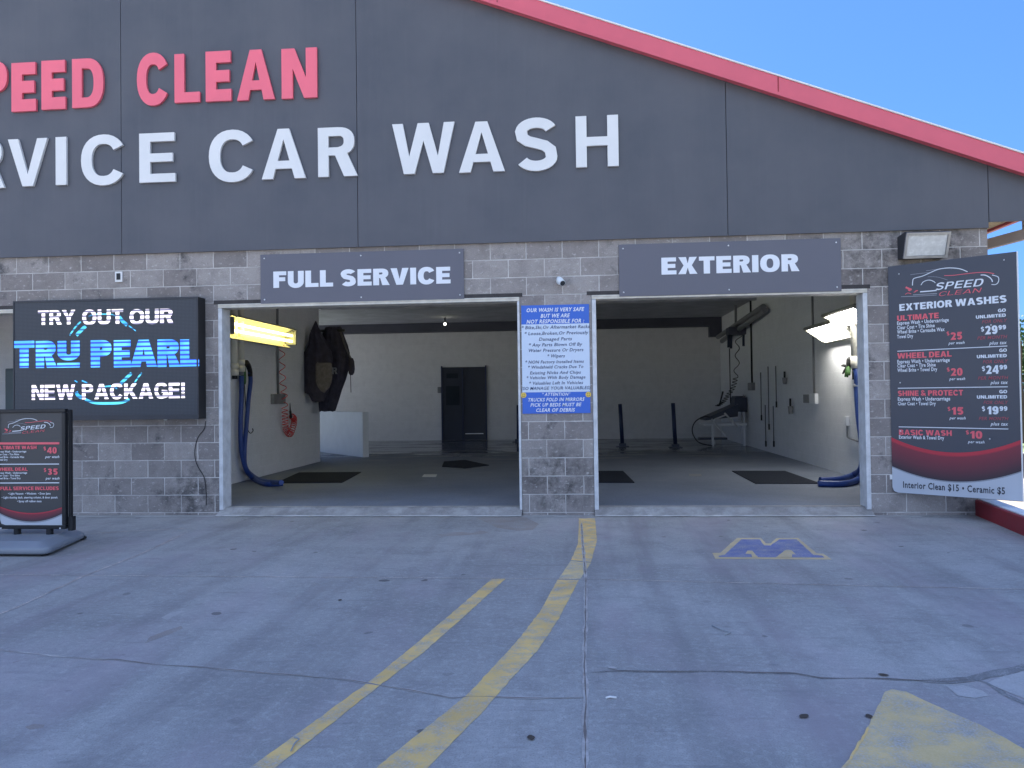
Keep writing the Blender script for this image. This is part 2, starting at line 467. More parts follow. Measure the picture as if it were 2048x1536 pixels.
# ------------------------------------------------------------------ mesh builder
OFF = {}
class MB:
    def __init__(s):
        s.v, s.f, s.m, s.s, s.attr = [], [], [], [], {}
    def quad(s, a, b, c, d, mi=0):
        i = len(s.v); s.v += [Vector(a), Vector(b), Vector(c), Vector(d)]
        s.f.append((i, i + 1, i + 2, i + 3)); s.m.append(mi); s.s.append(False); return s
    def hexa(s, p, mi=0):
        i = len(s.v); s.v += [Vector(q) for q in p]
        for f in ((0, 3, 2, 1), (4, 5, 6, 7), (0, 1, 5, 4), (1, 2, 6, 5), (2, 3, 7, 6), (3, 0, 4, 7)):
            s.f.append(tuple(i + k for k in f)); s.m.append(mi); s.s.append(False)
        return s
    def box(s, x0, x1, y0, y1, z0, z1, mi=0, T=None):
        x0, x1 = sorted((x0, x1)); y0, y1 = sorted((y0, y1)); z0, z1 = sorted((z0, z1))
        p = [Vector(q) for q in ((x0, y0, z0), (x1, y0, z0), (x1, y1, z0), (x0, y1, z0), (x0, y0, z1), (x1, y0, z1), (x1, y1, z1), (x0, y1, z1))]
        if T: p = [T(q) if callable(T) else T @ q for q in p]
        return s.hexa(p, mi)
    def bar(s, a, b, w, h, mi=0, up=(0, 0, 1)):
        a, b = Vector(a), Vector(b); d = (b - a).normalized(); u = Vector(up)
        if abs(d.dot(u)) > .98: u = Vector((0, 1, 0))
        r = d.cross(u).normalized() * w / 2; u = r.cross(d).normalized() * h / 2
        return s.hexa([a - r - u, a + r - u, b + r - u, b - r - u, a - r + u, a + r + u, b + r + u, b - r + u], mi)
    def loft(s, rings, mi=0, cap=True, smooth=True):
        n = len(rings[0]); i = len(s.v)
        for r in rings: s.v += [Vector(q) for q in r]
        for k in range(len(rings) - 1):
            for j in range(n):
                j2 = (j + 1) % n
                s.f.append((i + k * n + j, i + k * n + j2, i + (k + 1) * n + j2, i + (k + 1) * n + j)); s.m.append(mi); s.s.append(smooth)
        if cap:
            s.f.append(tuple(i + j for j in reversed(range(n)))); s.m.append(mi); s.s.append(False)
            e = i + (len(rings) - 1) * n
            s.f.append(tuple(e + j for j in range(n))); s.m.append(mi); s.s.append(False)
        return s
    def tube(s, path, r, n=10, mi=0, cap=True):
        p = [Vector(q) for q in path]
        rr = r if isinstance(r, (list, tuple)) else [r] * len(p)
        rings = []; t0 = (p[1] - p[0]).normalized()
        a = Vector((0, 0, 1)) if abs(t0.z) < .9 else Vector((1, 0, 0))
        u = (a - t0 * a.dot(t0)).normalized()
        for k, q in enumerate(p):
            t = (p[min(k + 1, len(p) - 1)] - p[max(k - 1, 0)]).normalized()
            u = (u - t * u.dot(t)).normalized(); w = t.cross(u)
            rings.append([q + (u * math.cos(2 * math.pi * j / n) + w * math.sin(2 * math.pi * j / n)) * rr[k] for j in range(n)])
        return s.loft(rings, mi, cap)
    def prism(s, loops, F, d0, d1, mi=0, side=None):
        """loops: outline then holes in 2D; F(u, v, d) -> 3D; solid between d0 and d1 (flat when equal)."""
        side = mi if side is None else side
        L3 = [[Vector((a, b, 0)) for a, b in lp] for lp in loops]
        flat = [q for lp in L3 for q in lp]
        tris = tessellate_polygon(L3)
        i = len(s.v)
        s.v += [Vector(F(q.x, q.y, d0)) for q in flat]
        for t in tris:
            s.f.append(tuple(i + k for k in t)); s.m.append(mi); s.s.append(False)
        if d1 != d0:
            j = len(s.v)
            s.v += [Vector(F(q.x, q.y, d1)) for q in flat]
            for t in tris:
                s.f.append(tuple(j + k for k in reversed(t))); s.m.append(mi); s.s.append(False)
            o = 0
            for lp in loops:
                n = len(lp)
                for k in range(n):
                    k2 = (k + 1) % n
                    s.f.append((i + o + k, i + o + k2, j + o + k2, j + o + k)); s.m.append(side); s.s.append(False)
                o += n
        return s
    def mesh(s, me, F, mi=0):
        i = len(s.v); s.v += [Vector(F(v.co.x, v.co.y, 0)) for v in me.vertices]
        for p in me.polygons:
            s.f.append(tuple(i + k for k in p.vertices)); s.m.append(mi); s.s.append(False)
        return s
    def sphere(s, c, rx, ry=None, rz=None, mi=0, n=14, k=9):
        ry = ry or rx; rz = rz or rx; c = Vector(c)
        return s.loft([[c + Vector((rx * math.sin(a) * math.cos(2 * math.pi * j / n), ry * math.sin(a) * math.sin(2 * math.pi * j / n), rz * math.cos(a))) for j in range(n)]
                       for a in [math.pi * (q + .02) / (k + .04) for q in range(k + 1)]], mi)
    def build(s, name, mats, parent=None, bevel=0, origin=None):
        me = bpy.data.meshes.new(name)
        me.from_pydata([tuple(v) for v in s.v], [], s.f)
        mats = mats if isinstance(mats, (list, tuple)) else [mats]
        for q in mats: me.materials.append(M[q] if isinstance(q, str) else q)
        for p, a, b in zip(me.polygons, s.m, s.s):
            p.material_index = a; p.use_smooth = b
        if 'band' in s.attr:
            at = me.attributes.new('band', 'FLOAT', 'POINT')
            for k, v in enumerate(s.attr['band']): at.data[k].value = v
        bm = bmesh.new(); bm.from_mesh(me)
        bmesh.ops.recalc_face_normals(bm, faces=bm.faces)
        bm.to_mesh(me); bm.free()
        o = bpy.data.objects.new(name, me); col.objects.link(o)
        if parent:
            off = OFF[parent.name]; o.parent = parent
        else:
            if origin is None:
                xs = [v.x for v in s.v]; ys = [v.y for v in s.v]; zs = [v.z for v in s.v]
                origin = Vector(((min(xs) + max(xs)) / 2, (min(ys) + max(ys)) / 2, min(zs)))
            off = Vector(origin); o.location = off
        me.transform(Matrix.Translation(-off))
        OFF[o.name] = off
        if bevel:
            b = o.modifiers.new('bevel', 'BEVEL'); b.width = bevel; b.segments = 2; b.limit_method = 'ANGLE'; b.angle_limit = R(40)
        me.update()
        return o
def thing(name, loc, label, cat, group=None):
    o = bpy.data.objects.new(name, None); col.objects.link(o)
    o.location = Vector(loc); o.empty_display_size = .1
    OFF[o.name] = Vector(loc)
    return tag(o, label, cat, group)
def tag(o, label=None, cat=None, group=None, kind=None):
    if label: o['label'] = label
    if cat: o['category'] = cat
    if group: o['group'] = group
    if kind: o['kind'] = kind
    return o
def smooth_path(pts, n=8):
    p = [Vector(q) for q in pts]; out = []
    for i in range(len(p) - 1):
        a, b, c, d = p[max(i - 1, 0)], p[i], p[i + 1], p[min(i + 2, len(p) - 1)]
        for k in range(n):
            t = k / n
            out.append(.5 * ((2 * b) + (c - a) * t + (2 * a - 5 * b + 4 * c - d) * t * t + (3 * b - a - 3 * c + d) * t ** 3))
    out.append(p[-1]); return out

# ------------------------------------------------------------------ lettering: heavy sans outlines drawn as polygons, cap height 1
def arc(cx, cy, rx, ry, a0, a1, n=12, e=1.0):
    out = []
    for k in range(n + 1):
        a = R(a0 + (a1 - a0) * k / n); c, s_ = math.cos(a), math.sin(a)
        out.append((cx + rx * math.copysign(abs(c) ** e, c), cy + ry * math.copysign(abs(s_) ** e, s_)))
    return out
def stroke(pts, w):
    n = len(pts); L, Rr = [], []
    for i in range(n):
        x, y = pts[i]; a = pts[max(i - 1, 0)]; b = pts[min(i + 1, n - 1)]
        dx, dy = b[0] - a[0], b[1] - a[1]; d = math.hypot(dx, dy) or 1
        nx, ny = -dy / d * w / 2, dx / d * w / 2
        if 0 < i < n - 1:
            d1 = (x - a[0], y - a[1]); l1 = math.hypot(*d1) or 1
            k = max(.5, (nx * -d1[1] + ny * d1[0]) / l1 / (w / 2)); nx /= k; ny /= k
        L.append((x + nx, y + ny)); Rr.append((x - nx, y - ny))
    return L + Rr[::-1]
def glyph(ch, w):
    """-> (advance width, list of shapes); a shape is [outline, hole, ...]"""
    h = w * .86           # horizontal strokes are a little thinner
    def rect(x0, y0, x1, y1): return [(x0, y0), (x1, y0), (x1, y1), (x0, y1)]
    W = .74
    if ch == 'E':
        W = .66; m = .5
        return W, [[[(0, 0), (W, 0), (W, h), (w, h), (w, m - h / 2), (W * .93, m - h / 2), (W * .93, m + h / 2), (w, m + h / 2), (w, 1 - h), (W * .98, 1 - h), (W * .98, 1), (0, 1)]]]
    if ch == 'F':
        W = .62; m = .52
        return W, [[[(0, 0), (w, 0), (w, m - h / 2), (W * .92, m - h / 2), (W * .92, m + h / 2), (w, m + h / 2), (w, 1 - h), (W, 1 - h), (W, 1), (0, 1)]]]
    if ch == 'L':
        W = .62
        return W, [[[(0, 0), (W, 0), (W, h), (w, h), (w, 1), (0, 1)]]]
    if ch == 'I': return w, [[rect(0, 0, w, 1)]]
    if ch == 'T':
        W = .68; c = W / 2
        return W, [[[(c - w / 2, 0), (c + w / 2, 0), (c + w / 2, 1 - h), (W, 1 - h), (W, 1), (0, 1), (0, 1 - h), (c - w / 2, 1 - h)]]]
    if ch == 'H':
        W = .78; m = .5
        return W, [[[(0, 0), (w, 0), (w, m - h / 2), (W - w, m - h / 2), (W - w, 0), (W, 0), (W, 1), (W - w, 1), (W - w, m + h / 2), (w, m + h / 2), (w, 1), (0, 1)]]]
    if ch == 'N':
        W = .76; k = w * 1.12
        return W, [[[(0, 0), (w * .95, 0), (w * .95, 1 - k * 1.45), (W - k, 0), (W, 0), (W, 1), (W - w * .95, 1), (W - w * .95, k * 1.45), (k, 1), (0, 1)]]]
    if ch == 'A':
        W = .86; c = W / 2; k = w * 1.08; b0, b1 = .2, .2 + h * .92
        def xin(y): return k + (c - k) * y / (1 - w * .35) if False else k + (c - k / 2 * 0 - k) * y * 1.0
        top = 1 - w * 1.05
        def xi(y): return k + (c - k) * y / top
        sh = [(0, 0), (k, 0), (xi(b0) - (0), b0), (W - xi(b0), b0), (W - k, 0), (W, 0), (c + w * .56, 1), (c - w * .56, 1)]
        return W, [[sh, [(xi(b1), b1), (W - xi(b1), b1), (c, top)]]]
    if ch == 'V':
        W = .84; c = W / 2; k = w * 1.08
        return W, [[[(0, 1), (k, 1), (c, w * 1.25), (W - k, 1), (W, 1), (c + w * .56, 0), (c - w * .56, 0)]]]
    if ch == 'W':
        W = 1.2; k = w * 1.02; q = W * .27
        return W, [[[(0, 1), (k, 1), (q, w * 1.7), (W / 2 - k * .52, 1), (W / 2 + k * .52, 1), (W - q, w * 1.7), (W - k, 1), (W, 1), (W - q + k * .52, 0), (W - q - k * .5, 0), (W / 2, 1 - w * 1.75), (q + k * .5, 0), (q - k * .52, 0)]]]
    if ch == 'M':
        W = .92; k = w * 1.02
        return W, [[[(0, 0), (w * .92, 0), (w * .92, 1 - w * 1.2), (W / 2 - k * .42, 0), (W / 2 + k * .42, 0), (W - w * .92, 1 - w * 1.2), (W - w * .92, 0), (W, 0), (W, 1), (W - k * 1.25, 1), (W / 2, w * 1.35), (k * 1.25, 1), (0, 1)]]]
    if ch == 'X':
        W = .84; k = w * 1.22; c = W / 2; g = k * .55
        return W, [[[(0, 0), (k, 0), (c, .5 - g * .62), (W - k, 0), (W, 0), (c + g * .98, .51), (W * .985, 1), (W * .985 - k, 1), (c, .51 + g * .62), (k + .015, 1), (.015, 1), (c - g * .98, .51)]]]
    if ch == 'Y':
        W = .84; k = w * 1.16; c = W / 2
        return W, [[[(c - w / 2, 0), (c + w / 2, 0), (c + w / 2, .4), (W, 1), (W - k, 1), (c, .4 + w * .75), (k, 1), (0, 1), (c - w / 2, .4)]]]
    if ch == 'K':
        W = .8; k = w * 1.2
        return W, [[[(0, 0), (w, 0), (w, .27), (w + .1, .385), (W - k, 0), (W, 0), (w + .24, .56), (W * .97, 1), (W * .97 - k, 1), (w, .55), (w, 1), (0, 1)]]]
    if ch in 'OQ0':
        W = .84 if ch != '0' else .62; e = .86
        return W, [[arc(W / 2, .5, W / 2, .515, 0, 360, 36, e)[:-1], arc(W / 2, .5, W / 2 - w, .515 - h, 0, 360, 36, e)[:-1]]]
    if ch in 'CG':
        W = .78; p = arc(W / 2 + .02, .5, W / 2 + .02 - w / 2, .515 - h / 2, 32, 328, 26, .88)
        lp = stroke(p, w * .96)
        if ch == 'C': return W, [[lp]]
        p = arc(W / 2 + .02, .5, W / 2 + .02 - w / 2, .515 - h / 2, 34, 318, 26, .88) + [(W - w / 2, .14), (W - w / 2, .44), (W * .56, .44)]
        return W, [[stroke(p, w * .94)]]
    if ch == 'U':
        W = .76; r = (W - w) / 2
        return W, [[stroke([(w / 2, 1), (w / 2, .5)] + [(W / 2 + r * math.cos(R(a)), .34 + (.35 - h / 2 + .005) * math.sin(R(a))) for a in range(180, 361, 12)] + [(W - w / 2, .5), (W - w / 2, 1)], w)]]
    if ch == 'D':
        W = .76
        return W, [[[(0, 0), (W * .48, 0)] + arc(W * .48, .5, W * .52, .5, -90, 90, 18, .84)[1:-1] + [(W * .48, 1), (0, 1)],
                    [(w, h), (w, 1 - h), (W * .46, 1 - h)] + arc(W * .46, .5, W * .54 - w, .5 - h, 90, -90, 18, .84)[1:-1] + [(W * .46, h)]]]
    if ch in 'PR':
        W = .68 if ch == 'P' else .74; b = .40 if ch == 'P' else .43; rr = (1 - b) / 2; cx = W * .52; W2 = W if ch == 'P' else W * .96
        bowl = arc(cx, b + rr, W2 - cx, rr, -90, 90, 14, .84)
        hole = [(w, b + h * .92), (w, 1 - h), (cx, 1 - h)] + arc(cx, b + rr + 0, W2 - cx - w, rr - h * .96, 90, -90, 12, .84)[1:-1] + [(cx, b + h * .92)]
        if ch == 'P':
            return W, [[[(0, 0), (w, 0), (w, b), (cx, b)] + bowl[1:] + [(0, 1)], hole]]
        return W, [[[(0, 0), (w, 0), (w, b), (cx * .86, b), (W - w * 1.15, 0), (W + .03, 0), (W2 * .8, b + .04)] + bowl[3:] + [(0, 1)], hole]]
    if ch == 'B':
        W = .74
        lo = arc(W * .5, .275, W * .5, .275, -90, 70, 12, .84); hi = arc(W * .48, .765, W * .46, .235, -70, 90, 12, .84)
        h1 = [(w, h), (w, .5 - h * .4), (W * .48, .5 - h * .4)] + arc(W * .48, .26, W * .5 - w, .24 - h * .72, 80, -80, 8)[1:-1] + [(W * .48, h)]
        h2 = [(w, .5 + h * .5), (w, 1 - h), (W * .46, 1 - h)] + arc(W * .46, .76, W * .46 - w, .22 - h * .7, 80, -80, 8)[1:-1] + [(W * .46, .5 + h * .5)]
        return W, [[[(0, 0)] + lo + hi + [(0, 1)], h1, h2]]
    if ch in 'S$':
        W = .72; a, b = W / 2 - w / 2, .255 - h * .28
        p = [(W / 2 + a * math.cos(R(t)), .745 + (.26 - h / 2) * math.sin(R(t))) for t in range(18, 181, 12)]
        p += [(w / 2 + .02, .64), (W * .3, .565), (W * .5, .52), (W * .7, .47), (W - w / 2 - .02, .385)]
        p += [(W / 2 + a * math.cos(R(t)), .255 + (.26 - h / 2) * math.sin(R(t))) for t in range(0, -163, -12)]
        sh = [[stroke(p, w * .95)]]
        if ch == '$': sh += [[rect(W / 2 - w * .22, 1.0, W / 2 + w * .22, 1.12)], [rect(W / 2 - w * .22, -.12, W / 2 + w * .22, 0)]]
        return W, sh
    if ch == '!':
        return w, [[[(w * .1, .3), (w * .9, .3), (w, 1), (0, 1)]], [rect(0, 0, w, w * .95)]]
    if ch == '1': return .4, [[[(.4 - w, 0), (.4, 0), (.4, 1), (.4 - w * .8, 1), (0, .78), (0, .6), (.4 - w, .72)]]]
    if ch == '4':
        W = .66
        return W, [[[(W * .55, 0), (W * .55 + w, 0), (W * .55 + w, .2), (W + .02, .2), (W + .02, .2 + h), (W * .55 + w, .2 + h), (W * .55 + w, 1), (W * .55 - w * .1, 1), (0, .36), (0, .2), (W * .55, .2)],
                    [(w * .95, .2 + h), (W * .55, .2 + h), (W * .55, .72)]]]
    if ch == '5':
        p = [(.58, 1 - h / 2), (w * .75, 1 - h / 2), (w * .6, .58), (.2, .63)] + arc(.31, .325, .3 - w / 2, .325 - h / 2, 75, -155, 16)
        return .62, [[stroke(p, w * .92)]]
    if ch == '2':
        p = arc(.31, .7, .31 - w / 2, .3 - h / 2, 170, -30, 14) + [(.4, .4), (w * .7, h / 2 + .02), (.62, h / 2)]
        return .62, [[stroke(p, w * .92)]]
    if ch == '3':
        p = arc(.3, .745, .29 - w / 2, .255 - h / 2, 165, -60, 10) + [(.3, .5)] + arc(.3, .27, .31 - w / 2, .27 - h / 2, 60, -165, 12)
        return .62, [[stroke(p, w * .9)]]
    if ch == '9':
        p = arc(.31, .67, .31 - w / 2, .33 - h / 2, -20, -360, 20)
        q = [(.62 - w / 2, .66), (.62 - w / 2, .45)] + arc(.3, .36, .32 - w / 2, .36 - h / 2, 0, -150, 12)
        return .62, [[arc(.31, .67, .31, .34, 20, 380, 24)[:-1], arc(.31, .68, .31 - w, .34 - h, 20, 380, 24)[:-1]], [stroke([(.62 - w / 2, .55)] + arc(.3, .36, .32 - w / 2, .36 - h / 2, 0, -150, 12), w * .95)]]
    if ch == '&':
        p = [(.8, .02), (.2, .66)] + arc(.34, .8, .17, .14, 200, -40, 10) + [(.14, .42)] + arc(.3, .25, .3 - w / 2, .25 - h / 2, 130, 330, 10) + [(.74, .5)]
        return .84, [[stroke(p[:2] + p[2:13], w * .8)], [stroke(p[13:], w * .8)]]
    return .3, []
def caps(text, w=.22, gap=.10, space=.36):
    """-> total width and shapes of a line of capitals at cap height 1"""
    x = 0; out = []
    for k, ch in enumerate(text):
        if ch == ' ': x += space - gap; continue
        W, sh = glyph(ch, w)
        out += [[[(a + x, b) for a, b in lp] for lp in s_] for s_ in sh]
        x += W + gap
    return x - gap, out
def put_caps(mb, text, F, u0, v, u1, hgt, d0, d1=None, mi=0, w=.22, gap=.10, shear=0.0, space=.36, step=0.0):
    tw, sh = caps(text, w, gap, space); sx = (u1 - u0) / tw
    d1 = d0 if d1 is None else d1
    for k, s_ in enumerate(sh):
        dd = step * (k % 3)
        mb.prism([[(u0 + a * sx + shear * b * hgt, v + b * hgt) for a, b in lp] for lp in s_], F, d0 + dd, d1 + dd, mi)
FONT_CACHE = {}
def small_mesh(text, bold):
    key = (text, bold)
    if key not in FONT_CACHE:
        c = bpy.data.curves.new('line', 'FONT'); c.body = text; c.size = 1; c.resolution_u = 2; c.offset = bold; c.space_character = 1.05 + bold * 2
        o = bpy.data.objects.new('line', c); col.objects.link(o)
        bpy.context.view_layer.update()
        me = bpy.data.meshes.new_from_object(o.evaluated_get(bpy.context.evaluated_depsgraph_get()))
        bpy.data.objects.remove(o); bpy.data.curves.remove(c)
        FONT_CACHE[key] = me
    return FONT_CACHE[key]
def put_small(mb, text, F, u0, v, u1, hgt, d, mi=0, bold=.018, shear=0.0):
    me = small_mesh(text, bold)
    xs = [q.co.x for q in me.vertices]; a, b = min(xs), max(xs); sx = (u1 - u0) / (b - a); sy = hgt / .70
    i = len(mb.v)
    mb.mesh(me, lambda x, y, z: F(u0 + (x - a) * sx + shear * y * sy, v + y * sy, d), mi)
def ribbon(mb, pts, w, F, d, mi=0):
    """flat line of a print: pts in board coordinates"""
    mb.prism([stroke(pts, w)], F, d, d, mi)
def curve2(pts, n=6):
    return [(q.x, q.y) for q in smooth_path([(a, b, 0) for a, b in pts], n)]

# ================================================================== ground and floors
def FG(z): return lambda u, v, d: (u, v, z + d)
def ground_poly(mb, pxs, z, mi=0, raw=False):
    cor = [(q[0], q[1]) for q in (pxs if raw else [G(a, b) for a, b in pxs])]
    pts = []
    for i, (x0, y0) in enumerate(cor):
        x1, y1 = cor[(i + 1) % len(cor)]; ln = math.hypot(x1 - x0, y1 - y0); k = max(1, min(160, int(ln / .03)))
        for j in range(k):
            x, y = x0 + (x1 - x0) * j / k, y0 + (y1 - y0) * j / k
            e = min(.0045, ln * .03)
            pts.append((x + e * (noise.noise((x * 23, y * 23, 1)) + .7 * noise.noise((x * 61, y * 61, 2))), y + e * (noise.noise((x * 23, y * 23, 7)) + .7 * noise.noise((x * 61, y * 61, 8)))))
    mb.prism([pts], FG(z), 0, 0, mi)
KX0, KX1 = G(1950, 1030), G(2048, 1072)           # foot of the red kerb
kd = (KX1 - KX0).normalized(); kn = Vector((-kd.y, kd.x, 0))
if kn.x < 0: kn = -kn
KEND = KX0 + kd * 9
mb = MB()
slab = [(-45, -60), (KEND.x + .1, -60), (KEND.x + .1, KEND.y), (KX0.x + .1, KX0.y), (4.39, 0.0), (4.39, 14.3), (-45, 14.3)]
mb.prism([slab], lambda u, v, d: (u, v, d), 0, -1.0)
tag(mb.build('concrete_apron', 'concrete', origin=(0, 0, 0)), kind='structure')
mb = MB().quad((-700, -700, -.9), (700, -700, -.9), (700, 900, -.9), (-700, 900, -.9))
tag(mb.build('ground', 'grass', origin=(0, 0, -.9)), kind='structure')
mb = MB().box(4.45, 40, -30, 11.5, -.95, -.86).box(4.45, 60, 13.6, 20, -.95, -.86)
tag(mb.build('parking_lot', 'far_concrete'), kind='structure')

# interior floor and the worn sills of the three doors
OP = [(-4.170, -.645), (.157, 3.135), (-9.9, -6.35)]
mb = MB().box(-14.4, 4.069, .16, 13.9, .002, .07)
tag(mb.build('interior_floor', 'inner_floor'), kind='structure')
for x0, x1 in OP:
    n = 40; mb = MB(); rows = []
    prof = [(-.13, .003), (-.07, .022), (-.015, .05), (.05, .082), (.158, .084)]
    for i in range(n + 1):
        x = x0 + .003 + (x1 - x0 - .006) * i / n
        rows.append([Vector((x, y + (.02 * noise.noise((x * 4, y * 9, 1)) if k < 3 else 0), z + (.008 * noise.noise((x * 7, y * 20, 5)) if 0 < k < 4 else 0))) for k, (y, z) in enumerate(prof)])
    for i in range(n):
        for k in range(4): mb.quad(rows[i][k], rows[i + 1][k], rows[i + 1][k + 1], rows[i][k + 1])
    tag(mb.build('door_sill', 'sill'), kind='structure')
    for y0, y1, z0, z1, sd in ((-.1285, -.108, .0055, .0125, 1), (.062, .082, .0845, .0848, 5)):
        mb = MB(); prev = None
        for i in range(161):
            x = x0 + .006 + (x1 - x0 - .012) * i / 160; j = .012 * noise.noise((x * 9, sd, 2)); k = .009 * noise.noise((x * 15, sd, 7))
            a, b = Vector((x, y0 + j, z0 + .003)), Vector((x, y1 + k, z1 + .003))
            if prev: mb.quad(prev[0], a, b, prev[1])
            prev = (a, b)
        tag(mb.build('sill_paint', 'white_line'), kind='structure')

# painted lines, emblem, joints, cracks, stains: sheets millimetres apart
def ground_sheet(name, m, pxs, z):
    mb = MB(); ground_poly(mb, pxs, z * .4); return tag(mb.build(name, m), kind='structure')
ground_sheet('yellow_line', 'yellow_paint', [(474, 1556), (500, 1536), (741, 1362), (815, 1302), (889, 1239), (984, 1158), (1011, 1158), (922, 1239), (846, 1306), (772, 1362), (551, 1536), (527, 1556)], .004)
ground_sheet('yellow_line', 'yellow_paint', [(725, 1556), (752, 1536), (936, 1389), (1028, 1290), (1079, 1225), (1115, 1160), (1158, 1160), (1117, 1239), (1076, 1300), (997, 1387), (970, 1420), (940, 1450), (855, 1536), (835, 1556)], .004)
ground_sheet('yellow_line', 'yellow_faded', [(1117, 1158.6), (1141, 1122), (1182, 1126), (1160, 1158.6)], .004)
ground_sheet('yellow_line', 'yellow_paint', [(1142, 1120.6), (1156, 1088), (1158, 1037), (1190, 1037), (1194, 1081), (1182, 1124.6)], .004)
ground_sheet('yellow_arrow', 'yellow_faded', [(1662, 1570), (1683, 1536), (1700, 1522), (1740, 1445), (1770, 1384), (1784, 1379), (1812, 1384), (1890, 1420), (1960, 1450), (2052, 1500), (2100, 1530), (2100, 1570)], .004)
ground_sheet('yellow_line', 'yellow_paint', [(1677, 1545), (1697, 1519), (1735, 1456), (1740, 1457), (1704, 1519), (1684, 1548)], .008)
def K(x, y): return (1400 + x / 6.827, 1040 + y / 6.827)
ground_sheet('painted_emblem', 'straw_paint', [K(*p) for p in ((165, 452), (275, 450), (505, 246), (830, 246), (900, 322), (960, 322), (1045, 248), (1340, 246), (1590, 455), (1690, 462), (1795, 542), (212, 532))], .004)
ground_sheet('painted_emblem', 'blue_paint', [K(*p) for p in ((255, 492), (335, 480), (565, 268), (815, 268), (872, 352), (965, 352), (1082, 270), (1318, 268), (1545, 480), (1665, 490), (1705, 517), (255, 510))], .008)
ground_sheet('painted_emblem', 'straw_paint', [K(*p) for p in ((618, 468), (650, 424), (712, 424), (792, 516), (715, 516), (702, 474))], .012)
ground_sheet('painted_emblem', 'straw_paint', [K(*p) for p in ((1035, 518), (1155, 424), (1190, 412), (1245, 416), (1310, 478), (1258, 474), (1256, 518))], .012)

def crack(name, m, pxs, w, z=.003, jit=.012, seed=1, taper=True, wv=.5):
    """an irregular ribbon on the ground; w is its width in metres"""
    z *= .4
    p = [G(a, b) for a, b in pxs]; q = []
    for i in range(len(p) - 1):
        n = max(2, int((p[i + 1] - p[i]).length / .045))
        for k in range(n): q.append(p[i].lerp(p[i + 1], k / n))
    q.append(p[-1]); mb = MB(); prev = None
    for i, c in enumerate(q):
        t = (q[min(i + 1, len(q) - 1)] - q[max(i - 1, 0)]).normalized(); nn = Vector((-t.y, t.x, 0))
        c = c + nn * jit * (noise.noise((c.x * 5, c.y * 5, seed)) + .25 * noise.noise((c.x * 17, c.y * 17, seed + 3)))
        ww = w * (1 + wv * 1.6 * noise.noise((c.x * 6, c.y * 6, seed + 9)) + wv * noise.noise((c.x * 21, c.y * 21, seed + 5))) / 2
        ww = max(.0006, ww) * (min(1, (i + .3) / 4, (len(q) - i) / 4) if taper else 1)
        a, b = c + nn * ww + Vector((0, 0, z)), c - nn * ww + Vector((0, 0, z))
        if prev: mb.quad(prev[0], a, b, prev[1])
        prev = (a, b)
    return tag(mb.build(name, m), kind='structure')
vj = [(1163, 1045), (1164.8, 1081), (1171.6, 1156), (1171, 1239), (1168.5, 1327), (1171.6, 1379), (1170, 1464), (1171, 1560)]
crack('expansion_joint', 'pale_joint', vj, .022, .005, .004, 2, wv=.5)
crack('ground_crack', 'crack', vj, .006, .0065, .004, 4, wv=.9)
tj = [(-60, 1149), (150, 1151), (500, 1153.5), (700, 1155), (1000, 1157), (1172, 1158.5), (1400, 1164), (1700, 1171), (2100, 1180)]
crack('expansion_joint', 'thin_joint', tj, .013, .005, .004, 6, False, .4)
lc = [(-60, 1296), (0, 1301), (80, 1309), (145, 1316), (205, 1319), (230, 1319), (310, 1330), (390, 1334), (500, 1344), (590, 1350), (700, 1361), (760, 1371), (840, 1384), (905, 1397), (940, 1394), (1000, 1395), (1070, 1396), (1168, 1396)]
crack('ground_crack', 'pale_joint', lc, .016, .005, .009, 11, wv=.9)
crack('ground_crack', 'crack', lc[3:], .006, .0065, .010, 11, wv=.9)
rc = [(1176, 1346), (1240, 1343), (1330, 1343), (1400, 1343), (1500, 1345), (1590, 1348), (1640, 1356), (1760, 1358), (1850, 1362)]
crack('ground_crack', 'tar', rc, .024, .004, .010, 15, wv=.5)
crack('ground_crack', 'tar', [(1845, 1362), (1900, 1363), (1945, 1359), (1985, 1349), (2060, 1333)], .06, .0055, .014, 16, False)
crack('ground_crack', 'tar', [(1950, 1358), (1975, 1367), (2010, 1389), (2060, 1412)], .028, .0035, .012, 17, False)
crack('ground_crack', 'crack', rc + [(1900, 1364), (1950, 1360)], .006, .0085, .012, 15, wv=.9)
crack('ground_crack', 'thin_joint', [(-40, 1243), (0, 1228), (34, 1215), (171, 1151), (280, 1109), (376, 1064)], .018, .005, .004, 21, True, .5)
crack('ground_crack', 'thin_joint', [(160, 1068.5), (250, 1063), (393, 1056)], .022, .005, .004, 22)
ground_sheet('ground_patch', 'patch', [(1895, 1374), (1925, 1371), (1965, 1382), (1978, 1392), (1950, 1397), (1915, 1392)], .005)
ground_sheet('ground_patch', 'patch', [(1975, 1366), (2010, 1352), (2060, 1340), (2060, 1402), (2015, 1385)], .005)
ground_sheet('ground_stain', 'stain', [(952, 1035), (1000, 1034), (1050, 1034), (1078, 1048), (1066, 1060), (1035, 1062), (995, 1056), (975, 1046)], .002)
ground_sheet('ground_stain', 'stain', [(874, 1070), (900, 1065), (925, 1064), (945, 1066), (960, 1061), (978, 1064), (968, 1068), (940, 1070), (905, 1072), (884, 1073)], .002)
ground_sheet('ground_stain', 'stain', [(289, 1287), (300, 1274), (330, 1262), (362, 1252), (366, 1257), (350, 1264), (318, 1277), (298, 1284)], .002)
ground_sheet('ground_patch', 'patch', [(322, 1236), (340, 1226), (364, 1221), (366, 1224), (348, 1232), (334, 1240)], .002)
ground_sheet('ground_stain', 'stain', [(50, 1454), (68, 1448), (90, 1450), (86, 1456), (60, 1460)], .002)
